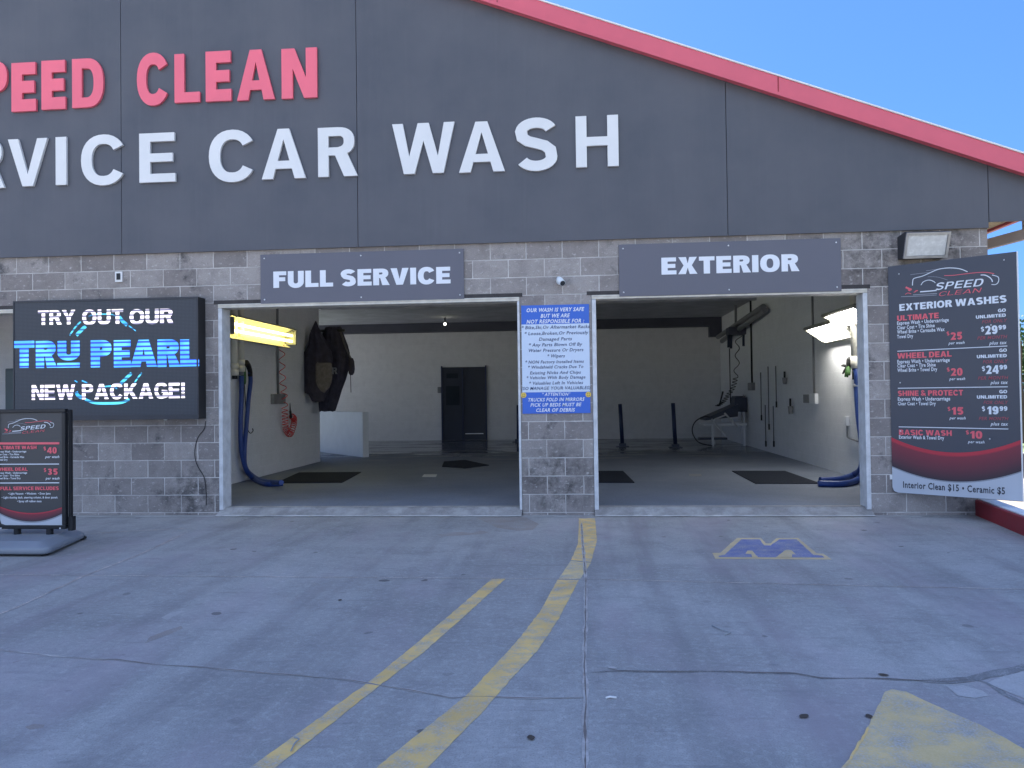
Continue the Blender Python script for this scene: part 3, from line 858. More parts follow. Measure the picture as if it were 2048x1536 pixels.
for a, b, w_ in ((140, 1040, .035), (1048, 1180, .04), (1758, 1950, .035)):
    crack('caulk_line', 'white_line', [(a, 1033.5), ((a + b) / 2, 1033.2), (b, 1033.5)], w_, .010, .008, a, True, .7)

# loose leaves and straw lying on the slab
rl = random.Random(5)
for px, py, s_, k in ((1608, 1434, .05, 'leaf'), (1738, 1434, .04, 'leaf'), (1062, 1477, .045, 'leaf'), (1767, 1351, .045, 'leaf'), (680, 1201, .035, 'leaf'), (1225, 1337, .045, 'pale')):
    c = G(px, py); a0 = rl.uniform(0, 6.28); ax = Vector((math.cos(a0), math.sin(a0), 0)); ay = Vector((-ax.y, ax.x, 0)); mb = MB()
    rows = []
    for i in range(7):
        t = i / 6; w = .42 * math.sin(math.pi * min(1, t * .96 + .02)) ** .8 + .01
        rows.append([c + ax * s_ * (t - .5) * 1.05 + ay * s_ * w * .8 * j + Vector((0, 0, .004 + .02 * s_ * abs(j))) for j in (-1, 0, 1)])
    for i in range(6):
        for j in range(2): mb.quad(rows[i][j], rows[i + 1][j], rows[i + 1][j + 1], rows[i][j + 1])
    nm = 'dry_leaf'
    lab = {(1608, 1434): 'dark oval leaf on concrete left of the yellow painted arrow', (1738, 1434): 'curled brown leaf touching the edge of the yellow arrow', (1062, 1477): 'dark leaf lying alone right of the wide yellow line near the front',
           (1767, 1351): 'leaf lying just above the crack over the yellow arrow tip', (1712, 1388): 'small leaf just left of the yellow arrow tip', (680, 1201): 'crumpled dark leaf left of the narrow yellow line, far from it',
           (708, 1256): 'small dark leaf below the crumpled one, left of the narrow line', (1652, 1293): 'small brown leaf midway between arrow and blue emblem', (1647, 1225): 'dark leaf below the painted blue emblem, past the slab joint',
           (672, 1388): 'small leaf left of the narrow yellow line, below the long crack', (240, 1294): 'dark leaf just above the long crack on the left', (1225, 1337): 'pale scrap lying at the start of the crack right of the slab joint'}[(px, py)]
    tag(mb.build('paper_scrap' if k == 'pale' else nm, 'patch' if k == 'pale' else 'leaf_brown'), lab, 'scrap' if k == 'pale' else 'leaf', None if k == 'pale' else 'dry leaves on the concrete')
mb = MB(); mb.tube([G(1424, 1253) + Vector((0, 0, .006)), G(1445, 1263) + Vector((0, 0, .01)), G(1461, 1267) + Vector((0, 0, .006)), G(1450, 1271) + Vector((0, 0, .006))], .0035, 5)
tag(mb.build('straw', 'straw'), 'pale bent straw lying on the slab right of the long joint', 'straw')
mb = MB(); mb.tube([G(1212, 1398.5) + Vector((0, 0, .006)), G(1220, 1397) + Vector((0, 0, .008)), G(1233, 1398) + Vector((0, 0, .006))], .005, 5)
tag(mb.build('straw', 'white_trim'), 'short white stick beside the joint below the right-hand crack', 'straw')
hp = smooth_path([G(582, 1506), G(590, 1490), G(598, 1482), G(588, 1478)], 5)
mb = MB(); mb.tube([q + Vector((0, 0, .008)) for q in hp], .003, 5)
tag(mb.build('grass_stalk', 'straw'), 'thin curled grass stalk lying across the narrow yellow line', 'grass stalk')

# ================================================================== car wash building
ZT = lambda x: 5.821 - .378 * (x + .596)             # top of the red rake board
RX = -5.0; EX = 5.25
bld = thing('car_wash_building', (-5, 0, 0), 'grey block car wash with charcoal gable front and open doors', 'building')
W0, W1, GZ = -14.5, 4.39, 3.065
mb = MB()
OT = 2.462
for a, b in ((W0, -9.9), (-6.35, -4.17), (-.645, .157), (3.135, W1)): mb.box(a, b, 0, .3, 0, OT)
mb.box(W0, W1, 0, .3, OT, GZ + .03)
mb.box(4.07, W1, .3, 14.1, 0, 3.62)
mb.box(-8.3, 4.07, 13.9, 14.1, 0, 3.5).box(W0, -8.3, 13.9, 14.1, 3.2, 3.5).box(W0, W0 + .2, .3, 2.4, 0, 3.5).box(W0, W0 + .2, 2.4, 13.9, 3.2, 3.5)  # unseen openings added at back left to let daylight into the bays
mb.build('block_wall', 'block', bld)
mb = MB()
mb.box(4.0695, 4.05, .301, 13.895, .07, 3.499)                 # right wall of the exterior bay
mb.build('interior_wall', 'white_block', bld)
MB().box(-4.175, -5.22, .301, .32, .07, 3.499).box(-5.42, -5.22, .32, 6.6, .07, 3.499).build('interior_wall', 'white_block', bld)
MB().box(-8.29, 4.045, 13.86, 13.895, .07, 3.499).build('interior_wall', 'dim_block', bld)
MB().box(W0 + .21, -5.425, 2.2, 2.35, .07, 3.499).build('interior_wall', 'dim_block', bld)
mb = MB().box(W0 + .21, 4.068, .305, 13.9, 3.50, 3.56)
for y in (3.2, 6.2, 9.2): mb.box(W0 + .3, 4.04, y, y + .12, 3.44, 3.499)
mb.build('ceiling', 'ceiling', bld)
mb = MB().box(-8.29, 4.04, 13.5, 13.855, 3.245, 3.498).box(3.72, 4.04, 13.5, 13.855, 2.95, 3.244)
mb.build('ceiling_beam', 'beam', bld)
# charcoal gable panels with open joints over a dark backing
mb = MB()
mb.prism([[(W0, GZ + .035), (W1, GZ + .035), (W1, 3.52), (EX - .15, ZT(EX - .15) - .2), (RX, ZT(RX) - .2), (-15.1, ZT(RX - (RX + 15.1) * -1) - .2 if False else ZT(5.1) - .2), (W0, 3.52)]], lambda u, v, d: (u, d, v), .0, .05)
mb.build('gable_backing', 'seam', bld)
def gtop(x): return ZT(x if x >= RX else 2 * RX - x) - .17
for a, b, zb in ((4.398, 5.18, 3.128), (1.664, 4.39, GZ), (-2.484, 1.657, GZ), (-5.32, -2.491, GZ), (-8.16, -5.327, GZ), (-11.0, -8.167, GZ), (-14.4, -11.007, GZ)):
    pts = [(a, zb), (b, zb), (b, gtop(b))] + ([(RX, gtop(RX))] if a < RX < b else []) + [(a, gtop(a))]
    mb = MB().prism([pts], lambda u, v, d: (u, -d, v), .006, .034)
    mb.build('gable_panel', 'panel', bld)
def rake(name, lo, hi, y0, y1, m):
    mb = MB()
    for sx in (1, -1):
        X = lambda x: x if sx > 0 else 2 * RX - x
        p = [(RX, ZT(RX) + lo), (EX, ZT(EX) + lo), (EX, ZT(EX) + hi), (RX, ZT(RX) + hi)]
        mb.prism([[(X(a), b) for a, b in p]], lambda u, v, d: (u, -d, v), y0, y1)
    return mb.build(name, m, bld)
rake('rake_board', -.20, 0.0, .04, .12, 'red_metal')
rake('rake_trim', -.212, -.175, .123, .142, 'red_metal')
for xs_ in (-3.9, -.85, 2.2):
    MB().prism([[(xs_, ZT(xs_) - .172), (xs_ + .012, ZT(xs_) - .174), (xs_ + .012, ZT(xs_) - .002), (xs_, ZT(xs_) - .002)]], lambda u, v, d: (u, -d, v), .1205, .1225).build('seam', 'kerb_red', bld)
rake('drip_edge', .003, .02, .03, .132, 'white_trim')
mb = MB()
for sx in (1, -1):
    X = lambda x: x if sx > 0 else 2 * RX - x
    mb.prism([[(X(RX), ZT(RX) - .09), (X(EX - .05), ZT(EX - .05) - .09), (X(EX - .05), ZT(EX - .05) - .005), (X(RX), ZT(RX) - .005)]], lambda u, v, d: (u, d, v), -.028, 14.4)
mb.build('roof', 'roof', bld)
mb = MB().box(EX - .05, EX, .06, 14.4, 3.33, ZT(EX) - .01)
mb.build('eave_board', 'red_metal', bld)
mb = MB()
n = 16
for i in range(n):
    x0 = 4.395 + i * (EX - .06 - 4.395) / n; x1 = x0 + (EX - .06 - 4.395) / n
    mb.box(x0 + .008, x1 - .008, .06, 14.2, 3.36, 3.375)
mb.box(4.395, EX - .055, .06, 14.2, 3.376, 3.386)
mb.build('soffit', 'tan_deck', bld)
# door frames
for k, (x0, x1) in enumerate(OP):
    mb = MB(); t = .05
    jl = 'cream_frame' if k != 1 else 'white_frame'
    MB().box(x0 + .003, x0 + t, -.012, .2, .06, OT - .06).build('door_jamb', jl if k != 0 else 'white_frame', bld, .004)
    mb.box(x1 - (t if k != 0 else .03), x1 - .003, -.012, .2, .06, OT - .06)
    mb.build('door_jamb', jl if k != 0 else 'white_frame', bld, .004)
    mb = MB().box(x0 + .003, x1 - .003, -.012, .2, OT - .057, OT - .012).box(x0 + .02, x1 - .02, -.02, -.0125, OT - .03, OT - .02)
    mb.build('door_head', 'cream_frame', bld, .003)
    mb = MB().box(x0 - .05, x1 + .03, -.006, .02, OT - .011, OT + .032)
    mb.build('lintel', 'lintel', bld)
# small square of mortared-in box above the screen, dark stains of the right corner
p, q = PY(232, 544), PY(246, 564)
mb = MB().box(p.x, q.x, -.02, -.001, q.z, p.z).box(p.x + .02, q.x - .02, -.026, -.0205, q.z + .025, p.z - .02, 1)
tag(mb.build('wall_outlet', ['white_trim', 'dark_metal']), 'small pale outlet with dark slot above the screen', 'outlet')

# dark cabinet standing in the left-hand bay
q = PY(9, 737, 1.75)
t = thing('cabinet', (q.x + .3, 1.9, .07), 'dark grey green cabinet inside the bay behind the message screen', 'cabinet')
MB().box(q.x, q.x + .62, 1.76, 2.15, .0705, q.z).build('body', 'cabinet', t, .01)
MB().box(q.x + .02, q.x + .6, 1.745, 1.759, .12, q.z - .03).build('door', 'cabinet', t, .004)
MB().box(q.x + .53, q.x + .555, 1.725, 1.744, 1.0, 1.15).build('handle', 'steel', t)

# far wall door of the full service bay
p, q = PY(885, 735, 13.85), PY(972, 880, 13.85)
DW = q.x - p.x; dm = p.x + DW * .46
mb = MB().box(p.x, q.x, 13.83, 13.858, .075, p.z)
d = mb.build('interior_door', 'door', bld)
mb = MB().box(p.x + .1, dm - .08, 13.815, 13.829, 1.1, p.z - .55).box(p.x + .12, dm - .12, 13.815, 13.829, p.z - .32, p.z - .18)
mb.build('window', 'glass_dark', d)
mb = MB().box(dm, dm + .03, 13.80, 13.829, .08, p.z - .02).box(p.x - .04, p.x - .002, 13.80, 13.857, .075, p.z + .04).box(q.x + .002, q.x + .04, 13.80, 13.857, .075, p.z + .04)
mb.build('door_frame', 'post_blue', d)
mb = MB().box(dm + .08, q.x - .07, 13.80, 13.829, .25, .272)  # pale strip stands in for a lit line low on the door
mb.build('lit_line', 'screw', d)
a = PY(879, 780, 13.85)
mb = MB().box(a.x - .05, a.x + .05, 13.80, 13.858, a.z - .09, a.z + .09)
tag(mb.build('switch_box', 'grey_box', bevel=.01), 'small dark switch box left of the far door', 'switch')

# ================================================================== raised letters on the gable
def FF(y0): return lambda u, v, d: (u, y0 - d, v)
def fuv(px, py, y=0.0):
    p = PY(px, py, y); return p.x, p.z
YP = -.034
def letter(ch, x0, x1, yb, yt, w, m, colour, label):
    """one dimensional letter from its photo box (left, right, base, top)"""
    a, z0 = fuv((x0 + x1) / 2, yb, YP - .05); _, z1 = fuv((x0 + x1) / 2, yt, YP - .05)
    u0 = fuv(x0, (yb + yt) / 2, YP - .05)[0]; u1 = fuv(x1, (yb + yt) / 2, YP - .05)[0]
    mb = MB(); put_caps(mb, ch, FF(YP), u0, z0, u1, z1 - z0, .004, .036, 0, w)
    o = mb.build('raised_letter', m)
    return tag(o, label, 'letter', colour + ' raised letters on the gable')
red = 'red_letter'; wh = 'white_letter'
letter('P', -33, 12, 223, 122, .30, red, 'red', 'red letter P cut off at the photo edge, before the double E')
letter('E', 21, 70, 221.5, 124, .285, red, 'red', 'red raised letter E standing directly after the cut off red P')
letter('E', 81, 129, 217.5, 119.5, .285, red, 'red', 'red raised letter E standing directly before the red D')
letter('D', 142.5, 205, 213.5, 115.5, .235, red, 'red', 'red raised letter D ending the first red word on the gable')
letter('C', 272, 334, 207.5, 107, .24, red, 'red', 'red raised letter C starting the second red word on the gable')
letter('L', 347.5, 398, 203.5, 106, .24, red, 'red', 'red raised letter L between the red C and red E')
letter('E', 410, 461, 201, 101, .27, red, 'red', 'red raised letter E standing between the red L and red A')
letter('A', 472.5, 548, 198.5, 98, .235, red, 'red', 'red raised letter A with crossbar, before the red N')
letter('N', 562, 633, 195, 95, .25, red, 'red', 'red raised letter N, last of the upper red row')
letter('R', -62, 4, 376, 277, .205, wh, 'white', 'white letter R cut off by the photo edge, only its leg showing')
letter('V', 14, 93, 371.5, 276.5, .20, wh, 'white', 'white raised letter V in the lower row, left of the white I')
letter('I', 109.5, 131, 369, 273, 1.0, wh, 'white', 'narrow white raised letter I, a single upright bar')
letter('C', 160, 246, 367.5, 270.5, .20, wh, 'white', 'white raised letter C between the narrow I and the white E')
letter('E', 277, 349, 363.5, 265, .20, wh, 'white', 'white raised letter E across the left panel seam from the letter C')
letter('C', 416, 506, 361, 261, .20, wh, 'white', 'white raised letter C starting the three letter word')
letter('A', 522, 610, 356.5, 256.5, .20, wh, 'white', 'white raised letter A between the white C and R')
letter('R', 635, 711, 352, 253.5, .205, wh, 'white', 'white raised letter R touching the panel seam, ending the three letter word')
letter('W', 784, 909, 346, 245, .20, wh, 'white', 'white raised letter W starting the last word on the gable')
letter('A', 917, 1009, 343, 242, .20, wh, 'white', 'white raised letter A between the white W and S')
letter('S', 1030, 1115, 339.5, 235.5, .205, wh, 'white', 'white raised letter S between the white A and H')
letter('H', 1151.5, 1237, 332.5, 230, .20, wh, 'white', 'white raised letter H, last of the lower row')

# ================================================================== flat signs over the doors
def over_sign(c0, c1, text, t0, t1, tb, tt, label, w):
    (x0, z1), (x1, z0) = fuv(*c0), fuv(*c1)
    t = thing('door_sign', ((x0 + x1) / 2, 0, z0), label, 'sign', 'charcoal signs over the doors')
    mb = MB().box(x0, x1, -.022, -.004, z0, z1); mb.build('sign_panel', 'sign_panel', t, .003)
    a, b = fuv(t0, tb)[0], fuv(t1, tb)[0]; zb = fuv((t0 + t1) / 2, tb)[1]; zt = fuv((t0 + t1) / 2, tt)[1]
    mb = MB(); put_caps(mb, text, FF(-.022), a, zb, b, zt - zb, .002, .005, 0, .275, .075, 0, .36); mb.build('lettering', 'sign_white', t)
    for fx in (.02, .5, .98):
        for fz in (.08, .92):
            x = x0 + (x1 - x0) * fx; z = z0 + (z1 - z0) * fz
            MB().sphere((x, -.023, z), .009, .004, .009, 0, 8, 5).build('screw', 'screw', t)
over_sign((522, 510), (929, 598), 'FULL SERVICE', 548.5, 902, 572, 539, 'charcoal sign panel reading FULL SERVICE over the middle door', .3)
over_sign((1237, 490), (1682, 583), 'EXTERIOR', 1322.5, 1596.5, 546.5, 512.5, 'charcoal sign panel reading EXTERIOR over the door by the price board', .3)

# ================================================================== blue and pale notice on the pier
(nx0, nz1), (nx1, nz0) = fuv(1042.5, 611.5), fuv(1181, 826)
nt_ = thing('notice_sign', ((nx0 + nx1) / 2, 0, nz0), 'blue and pale notice listing exclusions on the pier between the doors', 'sign')
zA, zB = fuv(1110, 648)[1], fuv(1110, 784)[1]
mb = MB().box(nx0, nx1, -.012, -.003, zB, zA, 1).box(nx0, nx1, -.012, -.003, zA + .0005, nz1, 0).box(nx0, nx1, -.012, -.003, nz0, zB - .0005, 0)
mb.build('sign_panel', ['blue_sign', 'pale_blue'], nt_)
def NK(x, y): return fuv(1030 + x / 5.906, 590 + y / 5.906)
mbw, mbd = MB(), MB()
for s_, xl, xr, yb, h, dark, bo in (('OUR WASH IS VERY SAFE', 133, 810, 200, 44, 0, .026), ('BUT WE ARE', 303, 640, 266, 44, 0, .026), ('NOT RESPONSIBLE FOR :', 137, 812, 335, 44, 0, .026),
        ('* Bike,Ski,Or Aftermarket Racks', 75, 880, 402, 38, 1, .016), ('* Loose,Broken,Or Previously', 110, 862, 472, 38, 1, .016), ('Damaged Parts', 283, 670, 538, 38, 1, .016), ('* Any Parts Blown Off By', 160, 790, 606, 38, 1, .016),
        ('Water Pressure Or Dryers', 155, 805, 671, 38, 1, .016), ('* Wipers', 378, 586, 736, 38, 1, .016), ('* NON Factory Installed Items', 118, 810, 808, 36, 1, .016), ('* Windshield Cracks Due To', 150, 805, 868, 36, 1, .016),
        ('Existing Nicks And Chips', 177, 775, 934, 36, 1, .016), ('* Vehicles With Body Damage', 133, 830, 992, 36, 1, .016), ('* Valuables Left In Vehicles', 163, 800, 1056, 36, 1, .016), ('(SO MANAGE YOUR VALUABLES)', 75, 886, 1118, 36, 1, .016),
        ('* ATTENTION*', 315, 650, 1188, 36, 0, .022), ('TRUCKS FOLD IN MIRRORS', 150, 815, 1254, 40, 0, .024), ('PICK UP BEDS MUST BE', 183, 778, 1315, 40, 0, .024), ('CLEAR OF DEBRIS', 247, 703, 1376, 40, 0, .024)):
    (a, v), (b, _) = NK(xl, yb), NK(xr, yb - 8); hh = h / 5.906 / 178.5
    put_small(mbd if dark else mbw, s_, FF(-.012), a, v - .004, b, hh, .0025, 0, bo, .22)
mbw.build('white_lettering', 'p_white', nt_); mbd.build('dark_lettering', 'blue_text', nt_)
for cx_, cy_ in ((103, 1183), (866, 1175)):
    u, v = NK(cx_, cy_); mb = MB()
    mb.prism([arc(u, v, .031, .031, 0, 360, 24)[:-1]], FF(-.012), .003, .003, 0)
    mb.prism([stroke(arc(u, v, .017, .017, 200, 340, 8), .004)], FF(-.012), .005, .005, 1)
    for k in (-1, 1): mb.prism([arc(u + k * .009, v + .009, .0035, .005, 0, 360, 8)[:-1]], FF(-.012), .005, .005, 1)
    mb.build('smiley_sticker', ['smile', 'p_dark'], nt_)

# ================================================================== LED message screen
LY = -.185
(lx0, lz1), (lx1, lz0) = fuv(26.5, 602.5, LY), fuv(397.5, 838, LY)
led = thing('message_screen', ((lx0 + lx1) / 2, 0, lz0), 'big black electronic message screen lit with blue and white words', 'screen')
mb = MB().box(lx0, lx1, LY + .012, -.005, lz0, lz1); mb.build('housing', 'dark_metal', led, .006)
mb = MB().box(lx0, lx1, LY - .006, LY + .011, lz1 - .02, lz1).box(lx0, lx1, LY - .006, LY + .011, lz0, lz0 + .05).box(lx0, lx0 + .012, LY - .006, LY + .011, lz0 + .0505, lz1 - .0205).box(lx1 - .02, lx1, LY - .006, LY + .011, lz0 + .0505, lz1 - .0205)
mb.build('bezel', 'bronze', led)
mb = MB().box(lx0 + .0125, lx1 - .0205, LY, LY + .0115, lz0 + .051, lz1 - .0205); mb.build('display', 'screen', led)
FL = FF(LY)
def LK(x, y): return fuv(x / 4.518, 480 + y / 4.518, LY)
mb = MB()
for s_, xl, xr, yb, yt, w, g in (('TRY', 345, 682, 768, 640, .22, .05), ('OUT', 745, 1115, 766, 634, .22, .07), ('OUR', 1172, 1565, 763, 630, .22, .07), ('NEW', 288, 680, 1445, 1312, .22, .07), ('PACKAGE!', 742, 1672, 1440, 1303, .22, .08)):
    (a, v), (b, _) = LK(xl, yb), LK(xr, yb); put_caps(mb, s_, FL, a, v, b, (yb - yt) / 4.518 / 170.5, .0025, None, 0, w, g)
mb.build('white_lettering', 'led_white', led)
mb = MB()
for s_, xl, xr, yb, yt in (('T', 128, 312, 1157, 915), ('R', 325, 512, 1157, 915), ('P', 822, 1010, 1152, 910), ('E', 1030, 1185, 1152, 910), ('A', 1180, 1420, 1148, 908), ('R', 1425, 1625, 1148, 905), ('L', 1630, 1800, 1143, 905)):
    (a, v), (b, _) = LK(xl, yb), LK(xr, yb); put_caps(mb, s_, FL, a, v, b, (yb - yt) / 4.518 / 170.5, .0025 + (.0004 if s_ in 'AP' else 0), None, 0, .30, .03)
(a, v), (b, _) = LK(522, 1085), LK(722, 1085); put_caps(mb, 'U', FL, a, v, b, 170 / 4.518 / 170.5, .0025, None, 0, .30)
(a, v), (b, v2) = LK(518, 1155), LK(722, 1108); mb.quad((a, LY - .0025, v), (b, LY - .0025, v), (b, LY - .0025, v2), (a, LY - .0025, v2))
mb.build('blue_lettering', 'led_blue', led)
mb = MB()
def drop(pts, w): mb.prism([stroke([LK(*p) for p in curve2(pts, 5)], w)], FL, .0015, .0015)
drop([(630, 862), (680, 790), (730, 738)], .018); drop([(690, 862), (735, 815), (775, 778)], .042)
drop([(1090, 1298), (1150, 1240), (1190, 1203)], .036); drop([(1215, 1292), (1250, 1240), (1282, 1200)], .018)
drop([(1075, 690), (1110, 735), (1150, 770)], .04); drop([(1165, 775), (1200, 800), (1228, 822)], .012); drop([(800, 690), (870, 672), (1000, 672), (1050, 690)], .012)
drop([(690, 1370), (705, 1405), (740, 1425)], .04); drop([(770, 1440), (850, 1470), (950, 1476), (1090, 1470), (1170, 1440)], .03); drop([(675, 1270), (700, 1285)], .012); drop([(740, 1270), (790, 1292)], .014); drop([(930, 1330), (1000, 1322), (1060, 1340)], .02)
mb.build('droplet_picture', 'led_teal', led)
for x in (151, 331):
    u, v = fuv(x, 836, -.1); MB().sphere((u, -.1, v - .015), .022, .022, .014, 0, 10, 6).build('mounting_knob', 'white_trim', led)
cp = smooth_path([Vector((PY(x, y).x, -.008, PY(x, y).z)) for x, y in ((412, 842), (409, 858), (396, 876), (390, 905), (395, 930), (409, 955), (413, 985), (413, 1010))], 6)
mb = MB().tube(cp, .0045, 6)
tag(mb.build('power_cable', 'rubber'), 'thin black cable hanging down the blocks beside the screen', 'cable')

# ================================================================== logo shared by both price boards (drawn in its own photo frame)
def draw_logo(mw, mr, mg, Q, F, k):
    """Q maps logo picture coordinates to board coordinates; k: stroke scale"""
    def st(mb_, pts, w, d): mb_.prism([stroke([Q(*p) for p in curve2(pts, 5)], w * k)], F, d, d)
    st(mw, [(385, 420), (388, 370), (405, 336), (500, 310), (580, 275), (680, 232), (780, 214), (880, 214), (960, 227), (1035, 258)], 9, .0042)
    st(mg, [(360, 292), (470, 278), (580, 266)], 5, .003); st(mg, [(545, 246), (620, 236), (690, 226)], 5, .003)
    st(mr, [(760, 303), (870, 299), (1000, 283), (1150, 267), (1260, 265), (1350, 281)], 8, .0036)
    st(mw, [(1325, 295), (1390, 315), (1405, 345), (1395, 385), (1365, 408), (1318, 408)], 8, .0044)
    st(mw, [(1190, 296), (1240, 297), (1290, 320), (1320, 350), (1330, 378)], 11, .0042)
    st(mw, [(485, 415), (512, 378), (560, 358), (600, 358), (640, 375), (655, 390)], 8, .0046)
    st(mg, [(565, 316), (680, 320), (800, 355)], 4, .003)
    st(mw, [(475, 494), (570, 487), (670, 478)], 13, .0042)
    st(mg, [(390, 531), (530, 522), (675, 514)], 9, .003); st(mg, [(250, 552), (450, 545), (670, 532)], 7, .0034)
    # red spray figures by the rear bumper
    for pts, w in (([(305, 440), (330, 452), (375, 470)], 22), ([(335, 470), (360, 480)], 20), ([(415, 488), (448, 478)], 12), ([(300, 525), (330, 508), (370, 518)], 8), ([(400, 500), (425, 492)], 9)):
        st(mr, pts, w, .0038)
    def word(mb_, s_, x0, y0, x1, y1, h, w, sh, d):
        a, b = Q(x0, y0), Q(x1, y1); dx, dy = (b[0] - a[0]), (b[1] - a[1])
        up = Q(x0, y0 - h); ln = up[1] - a[1]
        tw, shp = caps(s_, w, .16, .3)
        for kk, s2 in enumerate(shp):
            mb_.prism([[(a[0] + dx * (p / tw) + sh * q * ln, a[1] + dy * (p / tw) + q * ln) for p, q in lp] for lp in s2], F, d, d)
    word(mw, 'SPEED', 648, 476, 1205, 425, 84, .17, .35, .0048)
    word(mr, 'CLEAN', 690, 547, 1180, 500, 50, .11, .45, .004)

def board_art(t, F, lines, Q, logo_k, conv, sw, mats):
    """lines: (kind, text, x-left, y-base, x-right, height px, colour)"""
    mw, mr, md, mg, mk = MB(), MB(), MB(), MB(), MB()
    bag = {'w': mw, 'r': mr, 'd': md, 'k': mk}
    for kd_, s_, xl, yb, xr, h, c in lines:
        (a, v), (b, _) = conv(xl, yb), conv(xr, yb)
        hh = conv(xl, yb - h)[1] - v
        if kd_ == 'C': put_caps(bag[c], s_, F, a, v, b, hh, .004, None, 0, .25, .09, 0, .36, .0003)
        elif kd_ == 'S': put_small(bag[c], s_, F, a, v, b, hh, .004, 0, .024)
        elif kd_ == 'I': put_small(bag[c], s_, F, a, v, b, hh, .004, 0, .016, .25)
        elif kd_ == 'L':
            (a, v), (b, v2) = conv(xl, yb), conv(xr, s_)
            bag[c].prism([stroke([(a, v), (b, v2)], h)], F, .004, .004)
    draw_logo(mw, mr, mg, Q, F, logo_k)
    for mb_, nm, m in ((mw, 'white_lettering', 'p_white'), (mr, 'red_lettering', 'p_red'), (md, 'dark_red_lettering', 'p_dred'), (mg, 'grey_stripes', 'p_grey'), (mk, 'dark_lettering', 'p_dark')):
        if mb_.v: mb_.build(nm, m, t)
    # red band and pale foot under their arcs
    up, lo, W_, v0 = sw[:4]; b0 = sw[4] if len(sw) > 4 else 0.0
    n = 40; mb = MB(); band = []; foot = MB(); edge = MB()
    for i in range(n + 1):
        u = b0 + W_ * i / n; a, b = up(u), lo(u)
        for j in range(9):
            f = j / 8; mb.v.append(Vector(F(u, a + (b - a) * f, .003))); band.append(f)
    for i in range(n):
        for j in range(8):
            q = i * 9 + j; mb.f.append((q, q + 9, q + 10, q + 1)); mb.m.append(0); mb.s.append(False)
    mb.attr['band'] = band; mb.build('red_band', 'swoosh', t)
    foot.prism([[(b0 + W_ * i / n, lo(b0 + W_ * i / n) - .012) for i in range(n + 1)] + [(b0 + W_, v0), (b0 + .055, v0), (b0 + .016, v0 + .014), (b0, v0 + .055)]], F, .0025, .0025); foot.build('pale_foot', 'p_foot', t)
    edge.prism([[(b0 + W_ * i / n, lo(b0 + W_ * i / n) - .001) for i in range(n + 1)] + [(b0 + W_ * i / n, lo(b0 + W_ * i / n) - .011) for i in range(n, -1, -1)]], F, .0028, .0028); edge.build('grey_stripes', 'p_grey', t)

# ---- angled exterior price board beside the right door
BL = Vector((3.352, -.012, .243)); BR = Vector((4.277, -.752, .243)); BH = 2.437
bu = (BR - BL); BW = bu.length; bu.normalize(); bn = Vector((bu.y, -bu.x, 0))
if bn.y > 0: bn = -bn
def FB(u, v, d): return BL + bu * u + Vector((0, 0, v)) + bn * d
def bconv(px, py):
    d = ray(px, py); t = (BL - CAM).dot(bn) / d.dot(bn); p = CAM + d * t - BL
    return p.dot(bu), p.z
pb = thing('price_board', tuple((BL + BR) / 2), 'tall angled navy price board for exterior washes beside the right door', 'sign')
PRICE = pb
cr_ = .05
outl = [(0, cr_), (.015, .015), (cr_, 0), (BW, 0), (BW, BH), (0, BH)]
mb = MB().prism([outl], FB, -.012, 0, 0); mb.build('sign_panel', 'board', pb)
mb = MB().prism([[(BW + .001, 0), (BW + .011, 0), (BW + .011, BH), (BW + .001, BH)]], FB, -.016, .004, 0); mb.build('edge_trim', 'white_trim', pb)
mb = MB()
for u in (.12, BW - .1): mb.hexa([FB(u - .02, .02, -.055), FB(u + .02, .02, -.055), FB(u + .02, .02, -.0125), FB(u - .02, .02, -.0125), FB(u - .02, BH - .1, -.055), FB(u + .02, BH - .1, -.055), FB(u + .02, BH - .1, -.0125), FB(u - .02, BH - .1, -.0125)])
mb.build('back_rail', 'steel', pb)
mb = MB().prism([[(-.03, .14), (-.001, .14), (-.001, .19), (-.03, .19)]], FB, -.01, .004); mb.build('bracket', 'white_trim', pb)
U1 = [('C', 'EXTERIOR WASHES', 1799, 622, 2014, 13.5, 'w')]
